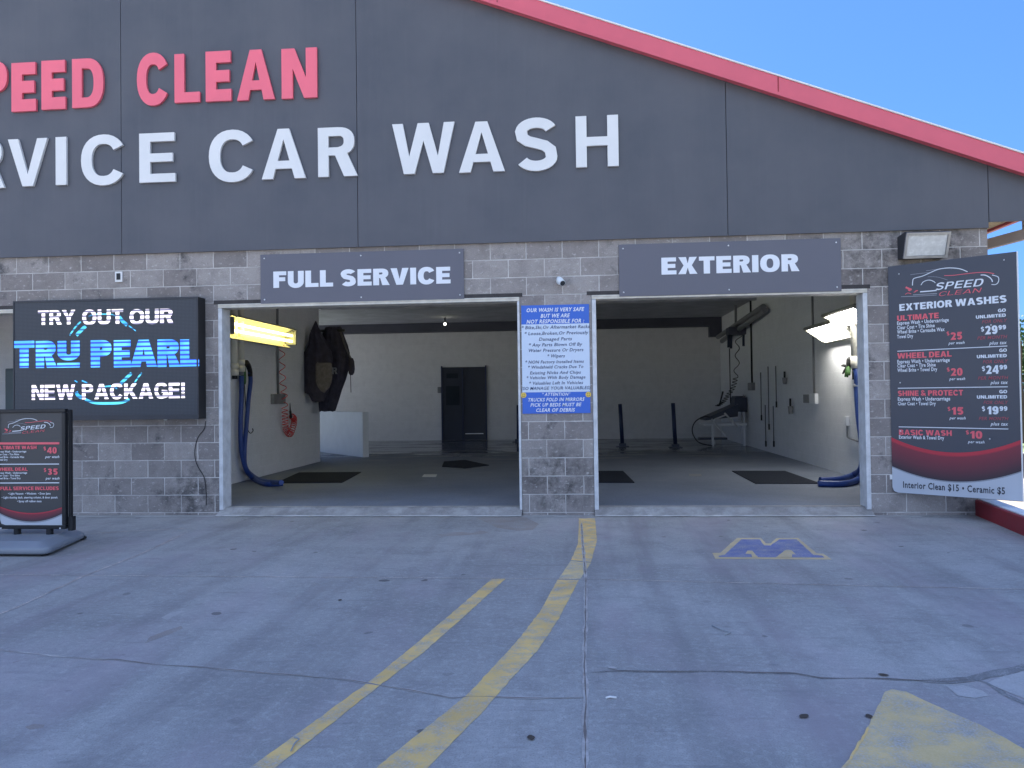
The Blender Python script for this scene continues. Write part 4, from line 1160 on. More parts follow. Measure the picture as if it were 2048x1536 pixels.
L = U1 + [('C', 'ULTIMATE', 1794.5, 642, 1878, 10.5, 'r'), ('S', 'Express Wash \u2022 Undercarriage', 1794.5, 650, 1898, 7, 'w'), ('S', 'Clear Coat \u2022 Tire Shine', 1794.5, 659, 1869.7, 7, 'w'), ('S', 'Wheel Brite \u2022 Carnauba Wax', 1794.5, 667.6, 1889.5, 7, 'w'), ('S', 'Towel Dry', 1794.5, 677, 1826.5, 7, 'w'),
     ('C', '$', 1893.5, 671, 1899, 7.5, 'r'), ('C', '25', 1901, 680, 1925, 15, 'r'), ('I', 'per wash', 1897.5, 689, 1928.8, 5.5, 'w'), ('C', 'GO', 1996, 624.5, 2012, 6.5, 'w'), ('C', 'UNLIMITED', 1952, 637.6, 2012, 6.5, 'w'), ('I', 'FOR ONLY', 1964, 647, 2013, 6.5, 'd'),
     ('C', '$', 1962, 663, 1968.5, 9, 'w'), ('C', '29', 1970, 669, 1995.5, 17, 'w'), ('C', '99', 1997, 659.5, 2012.3, 9, 'w'), ('I', 'PER MONTH', 1954.7, 679.5, 2013, 6.5, 'd'), ('I', 'plus tax', 1979, 689.5, 2013, 6.5, 'w'), ('L', 692, 1795, 702.5, 2014.8, .008, 'w'),
     ('C', 'WHEEL DEAL', 1795, 717.5, 1903.6, 11, 'r'), ('S', 'Express Wash \u2022 Undercarriage', 1795, 727, 1899.7, 7, 'w'), ('S', 'Clear Coat \u2022 Tire Shine', 1795, 735.2, 1871.7, 7, 'w'), ('S', 'Wheel Brite \u2022 Towel Dry', 1795, 744, 1874.8, 7, 'w'),
     ('C', '$', 1893.8, 743, 1899.5, 7.5, 'r'), ('C', '20', 1901.5, 751.6, 1925.6, 15, 'r'), ('I', 'per wash', 1899, 760.5, 1930, 5.5, 'w'), ('C', 'GO', 1998.7, 704, 2014, 6.5, 'w'), ('C', 'UNLIMITED', 1953.8, 716.6, 2014, 6.5, 'w'), ('I', 'FOR ONLY', 1965.7, 727, 2015, 6.5, 'd'),
     ('C', '$', 1964, 742, 1970.5, 9, 'w'), ('C', '24', 1972, 748, 1997.5, 17, 'w'), ('C', '99', 1999, 739, 2014.3, 9, 'w'), ('I', 'PER MONTH', 1956, 759.5, 2015, 6.5, 'd'), ('I', 'plus tax', 1981.5, 768.3, 2015, 6.5, 'w'), ('L', 773.6, 1796, 776.5, 2015.7, .008, 'w'),
     ('C', 'SHINE & PROTECT', 1796, 792, 1926.5, 10.5, 'r'), ('S', 'Express Wash \u2022 Undercarriage', 1796, 801.3, 1900.6, 6.8, 'w'), ('S', 'Clear Coat \u2022 Towel Dry', 1796, 810.4, 1871.8, 6.8, 'w'),
     ('C', '$', 1895.5, 821.5, 1901, 7.5, 'r'), ('C', '15', 1904, 829.2, 1927.4, 15, 'r'), ('I', 'per wash', 1899.5, 838.5, 1931, 5.5, 'w'), ('C', 'GO', 1998.7, 786.5, 2014.6, 6.5, 'w'), ('C', 'UNLIMITED', 1954, 797.3, 2014.6, 6.5, 'w'), ('I', 'FOR ONLY', 1967, 808, 2015, 6.5, 'd'),
     ('C', '$', 1964, 822, 1970.5, 9, 'w'), ('C', '19', 1975, 828.5, 1997.5, 16, 'w'), ('C', '99', 1999.3, 821.5, 2015, 9, 'w'), ('I', 'PER MONTH', 1957.7, 840, 2015.5, 6.5, 'd'), ('I', 'plus tax', 1981.8, 850.7, 2015.5, 6.5, 'w'), ('L', 858, 1797.6, 853.6, 2016.8, .008, 'w'),
     ('C', 'BASIC WASH', 1798.3, 869.5, 1904, 10.5, 'r'), ('S', 'Exterior Wash & Towel Dry', 1798.3, 877, 1888.4, 6.8, 'w'), ('C', '$', 1932, 868.5, 1938, 7.5, 'r'), ('C', '10', 1941, 876.8, 1965, 15, 'r'), ('I', 'per wash', 1936.4, 886, 1968.5, 5.5, 'w'),
     ('S', 'Interior Clean $15 \u2022 Ceramic $5', 1806.5, 975, 2010, 12.5, 'k')]
def para(p0, p1, p2, W_):
    a, b, c = [bconv(*p) for p in (p0, p1, p2)]
    def f(u):
        return a[1] * (u - b[0]) * (u - c[0]) / ((a[0] - b[0]) * (a[0] - c[0])) + b[1] * (u - a[0]) * (u - c[0]) / ((b[0] - a[0]) * (b[0] - c[0])) + c[1] * (u - a[0]) * (u - b[0]) / ((c[0] - a[0]) * (c[0] - b[0]))
    return f
board_art(pb, FB, L, lambda x, y: bconv(1760 + x / 5.907, 500 + y / 5.907), .00088, bconv,
          (para((1779.5, 873), (1904, 905), (2037, 881.5), BW), para((1782, 931), (1906, 962.5), (2037, 944), BW), BW, .004), None)
for px, py in ((1800.5, 765.5), (1979.5, 878), (1801, 862), (1982, 650), (1773 + 25, 548), (2008, 520)):
    u, v = bconv(px, py); MB().sphere(FB(u, v, .002), .008, .008, .008, 0, 8, 5).build('screw', 'screw', pb)

# ---- poster stand at the left
SY = -1.93
def sconv(px, py):
    p = PY(px, py, SY); return p.x, p.z
FS = FF(SY)
(sx1, sz1), (_, sz0) = sconv(131.5, 817), sconv(131, 1058); sx0 = sconv(-8, 900)[0]
base_z = .0
st_ = thing('poster_stand', ((sx0 + sx1) / 2, SY + .05, 0), 'black framed wash price poster on a grey weighted base', 'poster stand')
mb = MB().box(sx0 + .03, sx1 - .03, SY + .002, SY + .03, sz0 + .03, sz1 - .03); mb.build('poster', 'poster', st_)
mb = MB(); fw_ = .036
mb.box(sx0, sx1, SY - .012, SY + .036, sz1 - fw_, sz1).box(sx0, sx1, SY - .012, SY + .036, sz0, sz0 + fw_).box(sx0, sx0 + fw_, SY - .012, SY + .036, sz0 + fw_ + .0005, sz1 - fw_ - .0005).box(sx1 - fw_, sx1, SY - .012, SY + .036, sz0 + fw_ + .0005, sz1 - fw_ - .0005)
mb.build('frame', 'dark_metal', st_, .006)
mb = MB().box(sx1 + .001, sx1 + .022, SY + .03, SY + .07, sz0 - .01, sz1 - .01).box(sx1 + .001, sx1 + .045, SY + .02, SY + .075, sz0 - .02, sz0 + .11); mb.build('side_rail', 'rubber', st_, .004)
mb = MB()
for px in (4, 122): u = sconv(px, 1058)[0]; mb.sphere((u, SY - .014, sz0 + .008), .008, .006, .008, 0, 8, 5)
mb.build('frame_screw', 'screw', st_)
SL = [('C', 'ULTIMATE WASH', -6, 898.5, 73.6, 6.6, 'r'), ('C', '$', 87.5, 900.5, 92.5, 7, 'r'), ('C', '40', 94.5, 907, 114, 12.5, 'r'), ('I', 'per wash', 91, 916, 118.5, 5, 'w'), ('S', 'Express Wash - Undercarriage', -6, 905, 53, 3.6, 'w'), ('S', 'Clear Coat - Tire Shine', -6, 910.5, 38.7, 3.6, 'w'), ('S', 'Wheel Brite - Carnauba Wax', -6, 916, 49, 3.6, 'w'), ('S', 'Towel Dry', -6, 921.3, 15.5, 3.6, 'w'),
      ('L', 886.4, -6, 887, 119, .020, 'r'), ('L', 928, -6, 928.5, 118.5, .008, 'w'), ('C', 'WHEEL DEAL', -6, 941.8, 55.8, 6.6, 'r'), ('C', '$', 88, 943.5, 93, 7, 'r'), ('C', '35', 95.5, 949.7, 116, 12.5, 'r'), ('I', 'per wash', 92, 958.9, 119, 5, 'w'), ('S', 'Express Wash - Undercarriage', -6, 947.5, 54.7, 3.6, 'w'), ('S', 'Clear Coat - Tire Shine', -6, 952.8, 40, 3.6, 'w'), ('S', 'Wheel Brite - Towel Dry', -6, 958.4, 41.7, 3.6, 'w'),
      ('L', 965.5, -6, 966, 119, .008, 'w'), ('C', 'FULL SERVICE INCLUDES', 1, 980.3, 118, 7, 'r'), ('S', '\u2022 Light Vacuum  \u2022 Windows  \u2022 Door Jams', 16.5, 989, 101.5, 4, 'w'), ('S', '\u2022 Light dusting dash, steering column, & door panels', 4, 996.8, 115.5, 4, 'w'), ('S', '\u2022 Spray off rubber mats', 34.6, 1004.3, 83.3, 4, 'w')]
def spara(p0, p1, p2):
    a, b, c = [sconv(*p) for p in (p0, p1, p2)]
    return lambda u: a[1] * (u - b[0]) * (u - c[0]) / ((a[0] - b[0]) * (a[0] - c[0])) + b[1] * (u - a[0]) * (u - c[0]) / ((b[0] - a[0]) * (b[0] - c[0])) + c[1] * (u - a[0]) * (u - b[0]) / ((c[0] - a[0]) * (c[0] - b[0]))
board_art(st_, lambda u, v, d: (u, SY + .001 - d, v), SL, lambda x, y: sconv(5 + (x - 250) * .0892, 837 + (y - 212) * .0908), .00053, sconv,
          (spara((0, 1013), (64, 1026), (123, 1015)), spara((0, 1026), (64, 1043), (123, 1028)), sx1 - sx0 - 2 * fw_, sz0 + fw_, sx0 + fw_), None)
# weighted base: low bevelled slab with feet, two spring posts
def base_ring(x0, x1, y0, y1, z, r):
    return [Vector((cx + r * math.cos(R(a)), cy + r * math.sin(R(a)), z)) for cx, cy, s0 in ((x1 - r, y1 - r, 0), (x0 + r, y1 - r, 90), (x0 + r, y0 + r, 180), (x1 - r, y0 + r, 270)) for a in range(s0, s0 + 91, 18)]
bx0, by0 = G(-120, 1112).x, G(60, 1114).y
bx1 = G(95, 1113).x + .0; by1 = SY + .42
mb = MB()
mb.loft([base_ring(bx0, bx1 + .02, by0, by1, .02, .09), base_ring(bx0 - .01, bx1 + .03, by0 - .01, by1 + .01, .05, .1), base_ring(bx0, bx1 + .02, by0, by1, .075, .09), base_ring(bx0 + .1, bx1 - .08, by0 + .1, by1 - .1, .118, .06), base_ring(bx0 + .14, bx1 - .12, by0 + .14, by1 - .14, .12, .05)], smooth=False)
for v_ in mb.v:
    if v_.x > (bx0 + bx1) / 2: v_.x -= .21 * max(0, (v_.y - by0) / (by1 - by0))
mb.build('base', 'base_grey', st_, .012)
mb = MB()
for x, y in ((bx1 - .05, by0 + .05), (bx1 - .2, by1 - .05), (bx0 + .06, by0 + .05), (bx0 + .06, by1 - .06)): mb.sphere((x, y, .022), .04, .04, .022, 0, 10, 6)
mb.build('foot', 'rubber', st_)
for px in (33, 98):
    u = sconv(px, 1062)[0]
    h = [Vector((u + .026 * math.cos(t * .7), SY + .012 + .026 * math.sin(t * .7), .112 + (sz0 - .112) * t / 54)) for t in range(55)]
    mb = MB().tube(h, .006, 6).tube([(u, SY + .012, .1), (u, SY + .012, sz0 + .004)], .019, 10); mb.build('spring_post', 'dark_metal', st_)

# ================================================================== fittings on the outer wall
# flood light: wedge housing with a tilted lens
fx0, fz1 = fuv(1794, 478); fx1, fz0 = fuv(1887, 517)
fl = thing('flood_light', ((fx0 + fx1) / 2, 0, fz0), 'dark wedge shaped flood light with frosted lens above the price board', 'light')
T1, B1 = (-.235, fz1 + .0), (-.13, fz0)
mb = MB()
prof = [(-.003, fz0 - .005), (-.003, fz1 + .02), (-.20, fz1 + .035), (-.235, fz1 + .02), (-.135, fz0 - .01)]
mb.prism([prof], lambda u, v, d: (fx0 + d, u, v), 0, fx1 - fx0 - .03)
mb.build('housing', 'bronze', fl, .006)
def LP(s, t, o): # s along x 0..1, t up 0..1, o outwards
    a = Vector((0, -.135, fz0 - .01)); b = Vector((0, -.235, fz1 + .02)); d = (b - a); nn = Vector((0, -d.z, d.y)).normalized()
    if nn.y > 0: nn = -nn
    q = a + d * t + nn * o
    return Vector((fx0 + (fx1 - fx0 - .03) * s, q.y, q.z))
mb = MB(); mb.hexa([LP(.06, .10, .012), LP(.94, .10, .012), LP(.94, .10, .001), LP(.06, .10, .001), LP(.06, .9, .012), LP(.94, .9, .012), LP(.94, .9, .001), LP(.06, .9, .001)])
mb.build('lens', 'glass_lens', fl, .003)
mb = MB()
for a, b, c, d in ((0, 1, 0, .095), (0, 1, .905, 1), (0, .055, .0955, .9045), (.945, 1, .0955, .9045)):
    mb.hexa([LP(a, c, .022), LP(b, c, .022), LP(b, c, .001), LP(a, c, .001), LP(a, d, .022), LP(b, d, .022), LP(b, d, .001), LP(a, d, .001)])
mb.build('lens_frame', 'steel', fl)
# camera
sc_ = thing('security_camera', PY(1122, 566), 'small white security camera on the blocks above the blue notice', 'camera')
c = PY(1120, 563)
mb = MB(); d = Vector((.35, -.75, -.5)).normalized()
mb.tube([c + Vector((0, -.002, 0)), c + Vector((0, -.05, 0))], .04, 14).tube([c + Vector((0, -.05, .0)), c + Vector((0, -.05, 0)) + d * .02], .025, 10)
mb.build('mount', 'cam_white', sc_)
h0 = c + Vector((-.005, -.06, .012)); mb = MB().tube([h0 - d * .03, h0, h0 + d * .10], [.026, .034, .034], 16); mb.build('camera_body', 'cam_white', sc_)
mb = MB().tube([h0 + d * .101, h0 + d * .106], .029, 16); mb.build('lens', 'lens_dark', sc_)

# ================================================================== left wall of the full service bay
XL = -5.22
def WL(px, py, off=0.0): return PX(px, py, XL + off)
ft = thing('tube_light', WL(528, 668, .2), 'lit yellow twin tube light on the left bay wall', 'light')
a, b = PX(470, 656, -4.98), PX(590, 673, -4.98)
za = (a.z + b.z) / 2; y0, y1 = a.y, b.y
mb = MB()
prof = [(-5.215, za + .16), (-5.0, za + .17), (-4.93, za + .13), (-4.945, za + .125), (-5.01, za + .155), (-5.17, za + .10), (-5.17, za - .10), (-5.06, za - .17), (-5.07, za - .18), (-5.215, za - .12)]
mb.prism([prof], lambda u, v, d: (u, d, v), y0 - .02, y1 + .02); mb.build('reflector', 'reflector', ft)
for k, (dx, dz) in enumerate(((-5.05, .045), (-5.05, -.055))):
    mb = MB().tube([(dx, y0 + .02, za + dz), (dx, y1 + .02, za + dz)], .021, 12); mb.build('tube', 'tube_yellow', ft)
for y in (y0 - .045, y1 + .045):
    mb = MB().box(-5.2, -4.97, y - .02, y + .02, za - .12, za + .13); mb.build('end_cap', 'grey_box', ft, .008)
for px, zt_, r, lab in ((469.5, 754, .05, 'white plastic pipe, longer of the two by the left door jamb'), (483, 746, .045, 'white plastic pipe feeding the blue hose by the left jamb')):
    q = WL(px, zt_, .07); t = thing('vacuum_pipe', (q.x, q.y, q.z), lab, 'pipe', 'white pipes in the full service bay')
    mb = MB().tube([(q.x, q.y, q.z + .09), (q.x, q.y, 3.49)], r, 16); mb.build('pipe', 'pvc', t)
    mb = MB().tube([(q.x, q.y, q.z + .02), (q.x, q.y, q.z + .11)], r * 1.2, 16).tube([(q.x, q.y, q.z + .13), (q.x, q.y, q.z + .2)], r * 1.16, 16); mb.build('coupling', 'pvc', t)
    mb = MB().tube([(q.x, q.y, q.z - .03), (q.x, q.y, q.z + .0199)], r * .8, 14); mb.build('pipe_end', 'dark_metal' if r > .046 else 'grey_box', t)
vh = thing('vacuum_hose', WL(485, 965, .1), 'blue vacuum hose looping down the white wall of the left bay', 'hose')
q0 = WL(483, 748, .07)
pa = [q0 + Vector((0, 0, -.03))] + [WL(x, y, o) for x, y, o in ((483, 790, .08), (481, 850, .08), (483, 900, .09), (492, 938, .12))] + [G(508, 958, .105), G(532, 968, .105), G(566, 967, .105)]
mb = MB().tube(smooth_path(pa, 10), .036, 14); mb.build('hose', 'hose_blue', vh)
pc = [WL(500, 742, .12), WL(501, 764, .1), WL(497, 800, .09), WL(493, 850, .08), WL(489, 900, .09), WL(491, 934, .11)] + [G(506, 952, .12), G(528, 962, .11), G(563, 965, .17)]
mb = MB().tube(smooth_path(pc, 10), .034, 14); mb.build('hose', 'hose_blue', vh)
mb = MB().tube(smooth_path([WL(492, 725, .13), WL(496, 730, .13), WL(500, 742, .12), WL(500.5, 752, .11)], 5), [.045, .044, .043, .042, .041, .04, .04, .04, .038, .037, .036, .036, .036, .036, .036, .036], 12); mb.build('nozzle', 'rubber', vh)
mb = MB().tube(smooth_path([WL(488, 757, .05), WL(490, 790, .03), WL(494, 850, .03), WL(500, 866, .05), WL(506, 862, .07), WL(505, 857, .07)], 6), .007, 6)
tag(mb.build('wall_hook', 'dark_metal'), 'thin dark wire hook hanging beside the blue hose in the left bay', 'hook')
g0 = WL(487.5, 752, .07)
mb = MB().loft([[g0 + Vector((.03 * math.cos(t), w * math.sin(t), z)) for t in [k * 6.283 / 10 for k in range(10)]] for z, w in ((.16, .012), (.08, .05), (0, .065), (-.08, .06), (-.13, .02))])
tag(mb.build('cloth', 'green'), 'green cloth tucked behind the blue hose nozzle in the left bay', 'cloth')
# conduit and twin box
q = WL(553.5, 790); cz = WL(553, 798).z; y0, y1 = WL(541, 798).y, WL(565, 798).y
t = thing('outlet_box', WL(553, 808), 'grey twin outlet box with conduit on the left bay wall', 'outlet')
mb = MB().box(XL, XL + .06, y0, (y0 + y1) / 2 - .004, cz - .085, cz + .085).box(XL, XL + .06, (y0 + y1) / 2 + .004, y1, cz - .085, cz + .085); mb.build('box', 'grey_box', t, .006)
mb = MB().tube([(XL + .025, q.y, cz + .086), (XL + .025, q.y, 3.49)], .021, 10); mb.build('conduit', 'grey_box', t)
# red coiled air line with its gun
al = thing('air_hose', WL(578, 878, .08), 'red coiled air hose hanging on the left bay wall', 'hose')
cpts = smooth_path([WL(563, 690, .08), WL(564, 730, .08), WL(566, 770, .08), WL(569, 800, .09), WL(570, 835, .1), WL(572, 858, .11), WL(580, 868, .12), WL(587, 850, .11), WL(588, 838, .11), WL(583, 832, .1)], 24)
turns = lambda f: 6.2 * f / .38 if f < .38 else 6.2 + 26 * (f - .38) / .62
hp = []; N_ = len(cpts)
for i in range(N_ * 5):
    f = i / (N_ * 5 - 1); k = f * (N_ - 1); j = min(int(k), N_ - 2); c = cpts[j].lerp(cpts[j + 1], k - j)
    tt = (cpts[min(j + 1, N_ - 1)] - cpts[j]).normalized(); a = Vector((1, 0, 0)); a = (a - tt * a.dot(tt)).normalized(); b = tt.cross(a); th = turns(f) * 2 * math.pi
    rr = .052 if f < .38 else .05
    hp.append(c + (a * math.cos(th) + b * math.sin(th)) * rr)
mb = MB().tube(hp, .0065, 6); mb.build('coil', 'coil_red', al)
mb = MB().tube([WL(582, 836, .1), WL(580.5, 822, .1)], .022, 8).tube([WL(580.5, 822, .1), WL(580, 806, .1)], [.014, .005], 8); mb.build('air_gun', 'rubber', al)

# dark work clothes hanging on the wall end
def drape(cx, cy, prof, folds=5, amp=.18, seed=0, n=72):
    """rings from top to bottom: (z, half-width, half-depth, shift x, shift y)"""
    rings = []
    for z, w, d, sx, sy in prof:
        ring = []
        for j in range(n):
            a = 2 * math.pi * j / n
            f = 1 + amp * noise.noise((math.cos(a) * folds * .5, math.sin(a) * folds * .5, z * .5 + seed)) * 1.6 + amp * .35 * math.sin(a * 9 + 2.5 * math.sin(z * 2.1 + seed))
            ring.append(Vector((cx + sx + w * f * math.cos(a), cy + sy + d * f * math.sin(a), z + .03 * noise.noise((a * 2, seed, z)))))
        rings.append(ring)
    return rings
def at_y(px, py, y): return PY(px, py, y)

def jacket(name, y, rows, m, lab, cat, dep=.16, seed=0, group=None, amp=.14):
    """rows: (py, px-left, px-right) outline of the hanging cloth in the photo"""
    prof = []
    for py, a, b in rows:
        l, r = at_y(a, py, y), at_y(b, py, y); prof.append((l.z, (r.x - l.x) / 2, min(dep, (r.x - l.x) / 2 * .8), (l.x + r.x) / 2, 0))
    # finer rows
    fine = []
    for i in range(len(prof) - 1):
        for k in range(4):
            f = k / 4; fine.append(tuple(p + (q - p) * f for p, q in zip(prof[i], prof[i + 1])))
    fine.append(prof[-1])
    mb = MB().loft(drape(0, y, fine, 8, amp, seed)); return mb, (0, y)
rail = thing('coat_rail', (-5.0, 6.0, 2.9), 'dark hook rail on the wall end carrying dark work clothes', 'rail')
a, b = at_y(636, 662, 6.12), at_y(690, 664, 6.12)
MB().bar((XL, 6.12, a.z), (b.x, 6.12, a.z), .04, .05).build('bar', 'dark_metal', rail)
MB().bar((XL, 6.12, a.z - .35), (b.x - .25, 6.12, a.z - .03), .025, .03).build('brace', 'dark_metal', rail)
mb, _ = jacket('jacket', 5.8, [(643, 631, 632.5), (655, 625, 637), (668, 620, 642), (690, 618, 655), (706, 609, 662), (722, 607, 664), (745, 608, 663), (770, 611, 660), (787, 612, 656), (790, 620, 652), (803, 625, 648)], 'cloth_dark', '', '', .14, 3)
tag(mb.build('hooded_jacket', 'cloth_dark'), 'dark hooded jacket with pointed hood hanging at the wall end', 'jacket', 'dark work clothes hanging on the rail')
mb, _ = jacket('jacket', 6.2, [(655, 653, 682), (668, 648, 686), (690, 643, 694), (706, 640, 697), (722, 638, 697), (740, 638, 694), (760, 638, 689), (780, 639, 682), (800, 640, 676), (822, 641, 669)], 'cloth_dark', '', '', .16, 8)
jk = thing('coat', at_y(665, 822, 6.2), 'long dark coat with pale chest print hanging beyond the hooded jacket', 'coat', 'dark work clothes hanging on the rail')
mb.build('coat_body', 'cloth_dark', jk)
p = at_y(668, 738, 6.02); mb = MB(); put_caps(mb, 'R', lambda u, v, d: (u, 6.0 - d, v), p.x - .03, p.z - .1, p.x + .07, .13, 0, .004, 0, .24); mb.build('chest_print', 'print_grey' if False else 'p_grey', jk)
mb, _ = jacket('towel', 5.5, [(726, 634, 661), (730, 632, 663), (750, 631.5, 664), (764, 632, 663), (774, 636, 659), (782, 643, 652), (784, 646, 650)], 'cloth_grey', '', '', .035, 14)
tag(mb.build('towel', 'cloth_grey'), 'grey towel with rounded lower end hanging in front of the dark coat', 'towel')
mb, _ = jacket('bag', 6.1, [(717, 699, 706), (724, 697.5, 708.5), (738, 697, 709.5), (746, 697.5, 708), (750, 700, 705)], 'cloth_dark', '', '', .08, 21, None, .05)
bg_ = thing('pouch', at_y(703, 750, 6.1), 'small dark pouch on a strap hanging right of the coat', 'bag', 'dark work clothes hanging on the rail')
mb.build('pouch_body', 'cloth_dark', bg_)
mb = MB().tube(smooth_path([at_y(681, 664, 6.12), at_y(690, 690, 6.1), at_y(699, 712, 6.1), at_y(703, 718, 6.1)], 5), .02, 6).tube([at_y(701, 750, 6.1), at_y(702, 785, 6.1)], .008, 5); mb.build('strap', 'cloth_grey', bg_)

# low white wall end in the left bay
A, B = G(726, 915, .07), G(641, 904, .07); d = (B - A); d.z = 0; d.normalize(); n_ = Vector((d.y, -d.x, 0)); h = PY(726, 824, A.y).z
B = A + d * 2.6
def LW(u, v, w): return A + d * u + n_ * w + Vector((0, 0, v))
mb = MB().hexa([LW(0, 0, 0), LW(0, 0, .14), LW(2.6, 0, .14), LW(2.6, 0, 0), LW(0, h - .07, 0), LW(0, h - .07, .14), LW(2.6, h - .07, .14), LW(2.6, h - .07, 0)])
tag(mb.build('low_partition', 'pvc_panel', bevel=.008), 'low white partition standing on the floor behind the left bay wall', 'partition')

# ceiling bulb seen above the far door
q = PY(890, 648, 12.0)
t = thing('ceiling_bulb', q, 'tiny lit bulb below the ceiling of the full service bay', 'bulb')
MB().sphere(q, .03, .03, .035, 0, 10, 7).build('bulb', 'bulb', t); MB().tube([q + Vector((0, 0, .03)), (q.x, q.y, 3.49)], .018, 8).build('holder', 'dark_metal', t)

# ================================================================== floor mats
def mat_(pts, lab):
    p = [G(a, b, .07) for a, b in pts]; mb = MB().prism([[(q.x, q.y) for q in p]], lambda u, v, d: (u, v, .0705 + d), 0, .012)
    tag(mb.build('rubber_mat', 'mat_rubber'), lab, 'mat', 'black rubber mats in the wash bays')
mat_([(598, 946), (722, 945), (684, 966), (552, 967)], 'black rubber mat beside the blue hose in the left bay')
mat_([(1170, 943), (1246, 943), (1269, 966), (1168, 966)], 'black rubber mat beside the pier in the exterior bay')
mat_([(1464, 943), (1570, 943), (1641, 968), (1511, 968)], 'black rubber mat near the blue hose of the exterior bay')
mat_([(888, 924), (930, 921), (978, 931), (930, 937), (884, 934)], 'thin dark mat lying before the far door of the left bay')
p = [G(a, b, .07) for a, b in ((848, 949), (874, 949), (872, 954), (844, 954))]
mb = MB().prism([[(q.x, q.y) for q in p]], lambda u, v, d: (u, v, .0705 + d), 0, .003); tag(mb.build('floor_plate', 'pvc_panel'), 'small pale plate set on the left bay floor', 'plate')
p = [G(a, b, .07) for a, b in ((1378, 948), (1402, 948), (1404, 953), (1379, 953))]
mb = MB().prism([[(q.x, q.y) for q in p]], lambda u, v, d: (u, v, .0705 + d), 0, .003); tag(mb.build('floor_plate', 'grey_box'), 'small dull plate set on the exterior bay floor', 'plate')

# ================================================================== dark guide posts in front of the far wall
for px, pt, pb, lab in ((1245, 808, 893, 'dark blue guide post, nearer the pier of the two in the exterior bay'), (1351, 806, 895, 'dark blue guide post nearer the work table'), (1036.5, 810, 884, 'dark blue guide post half hidden by the pier, in the left bay')):
    b = G(px, pb, .07); tpx = px - 5 if px > 1100 else px; zt_ = PY(tpx, pt, b.y).z; xt = PY(tpx, pt, b.y).x
    t = thing('guide_post', b, lab, 'post', 'guide posts by the far wall')
    w = .05
    MB().tube([b, (xt, b.y, zt_)], .047, 14).build('pole', 'post_blue', t)
    MB().box(b.x - .15, b.x + .15, b.y - .13, b.y + .13, .0705, .085).box(b.x - .085, b.x + .085, b.y - .085, b.y + .085, .0855, .15).build('base_plate', 'dark_navy', t)

# ================================================================== right wall of the exterior bay
XR = 4.05
def WR(px, py, off=0.0): return PX(px, py, XR - off)
def tilted_light(D, A_, length, lab):
    """D: lower corner by the wall, far end; A_: outer upper corner, far end"""
    t = thing('tilted_light', D, lab, 'light', 'tilted tube lights on the exterior bay wall')
    ax = Vector((0, -1, 0)); s = A_ - D; s.y = 0; w = s.length; s.normalize(); n = Vector((s.z, 0, -s.x))
    if n.z > 0: n = -n
    O = Vector((D.x, D.y, D.z))
    def F(u, v, h): return O + s * u + ax * v - n * h
    mb = MB(); e = .05
    mb.hexa([F(-e, -e, .02), F(w + e, -e, .02), F(w + e, length + e, .02), F(-e, length + e, .02), F(e, e, .09), F(w - e, e, .09), F(w - e, length - e, .09), F(e, length - e, .09)]); mb.build('housing', 'reflector_grey', t, .006)
    mb = MB()
    for a0, a1, b0, b1 in ((-e, -.01, -e, length + e), (w + .01, w + e, -e, length + e), (-.0095, w + .0095, -e, -.01), (-.0095, w + .0095, length + .01, length + e)):
        mb.hexa([F(a0, b0, -.02), F(a1, b0, -.02), F(a1, b1, -.02), F(a0, b1, -.02), F(a0, b0, .0195), F(a1, b0, .0195), F(a1, b1, .0195), F(a0, b1, .0195)])
    mb.build('rim', 'reflector', t)
    for k in range(6):
        u = w * (k + .5) / 6; MB().tube([F(u, .02, -.002), F(u, length - .02, -.002)], .015, 10).build('tube', 'tube_white', t)
    for v in (.15, length - .15): MB().bar(F(w * .3, v, .095), (XR, F(0, v, 0).y, F(w * .3, v, .095).z + .05), .03, .03).build('bracket', 'dark_metal', t)
tilted_light(PX(1649, 683, 3.95), PX(1621, 658, 3.68), PX(1649, 683, 3.95).y - PX(1703, 671, 3.95).y, 'lit six tube light tilted from the wall, farther of the two in the exterior bay')
tilted_light(PX(1688, 651, 3.95), PX(1654, 632, 3.68), PX(1649, 683, 3.95).y - PX(1703, 671, 3.95).y, 'lit six tube light tilted from the wall, partly hidden by the door jamb')
q = WR(1711, 720, .07); t = thing('vacuum_pipe', q, 'white plastic pipe above the blue hose of the exterior bay', 'pipe')
MB().tube([(q.x, q.y, q.z), (q.x, q.y, 3.49)], .06, 16).build('pipe', 'pvc', t)
MB().tube([(q.x, q.y, q.z - .12), (q.x, q.y, q.z + .05)], .066, 16).build('coupling', 'pvc', t)
vh = thing('vacuum_hose', WR(1720, 960, .1), 'dark blue vacuum hose hanging by the right door jamb', 'hose')
pa = [q + Vector((0, 0, -.1)), WR(1714, 752, .07), WR(1714, 780, .07), WR(1717, 830, .08), WR(1722, 870, .1), WR(1725, 900, .13), WR(1723, 935, .16)] + [G(1706, 950, .14), G(1680, 958, .12), G(1640, 960, .115)]
MB().tube(smooth_path(pa, 10), .042, 14).build('hose', 'hose_blue', vh)
pc = [WR(1729, 848, .05), WR(1731, 870, .06), WR(1731.5, 900, .1), WR(1731, 930, .14)] + [G(1718, 957, .13), G(1690, 967, .115), G(1636, 967, .115)]
MB().tube(smooth_path(pc, 10), .042, 14).build('hose', 'hose_blue', vh)
MB().tube([q + Vector((0, 0, -.28)), q + Vector((0, 0, -.12))], .05, 14).build('cuff', 'rubber', vh)
MB().tube([WR(1713, 768, .07), WR(1713.6, 774, .07)], .05, 14).build('clamp', 'screw', vh)
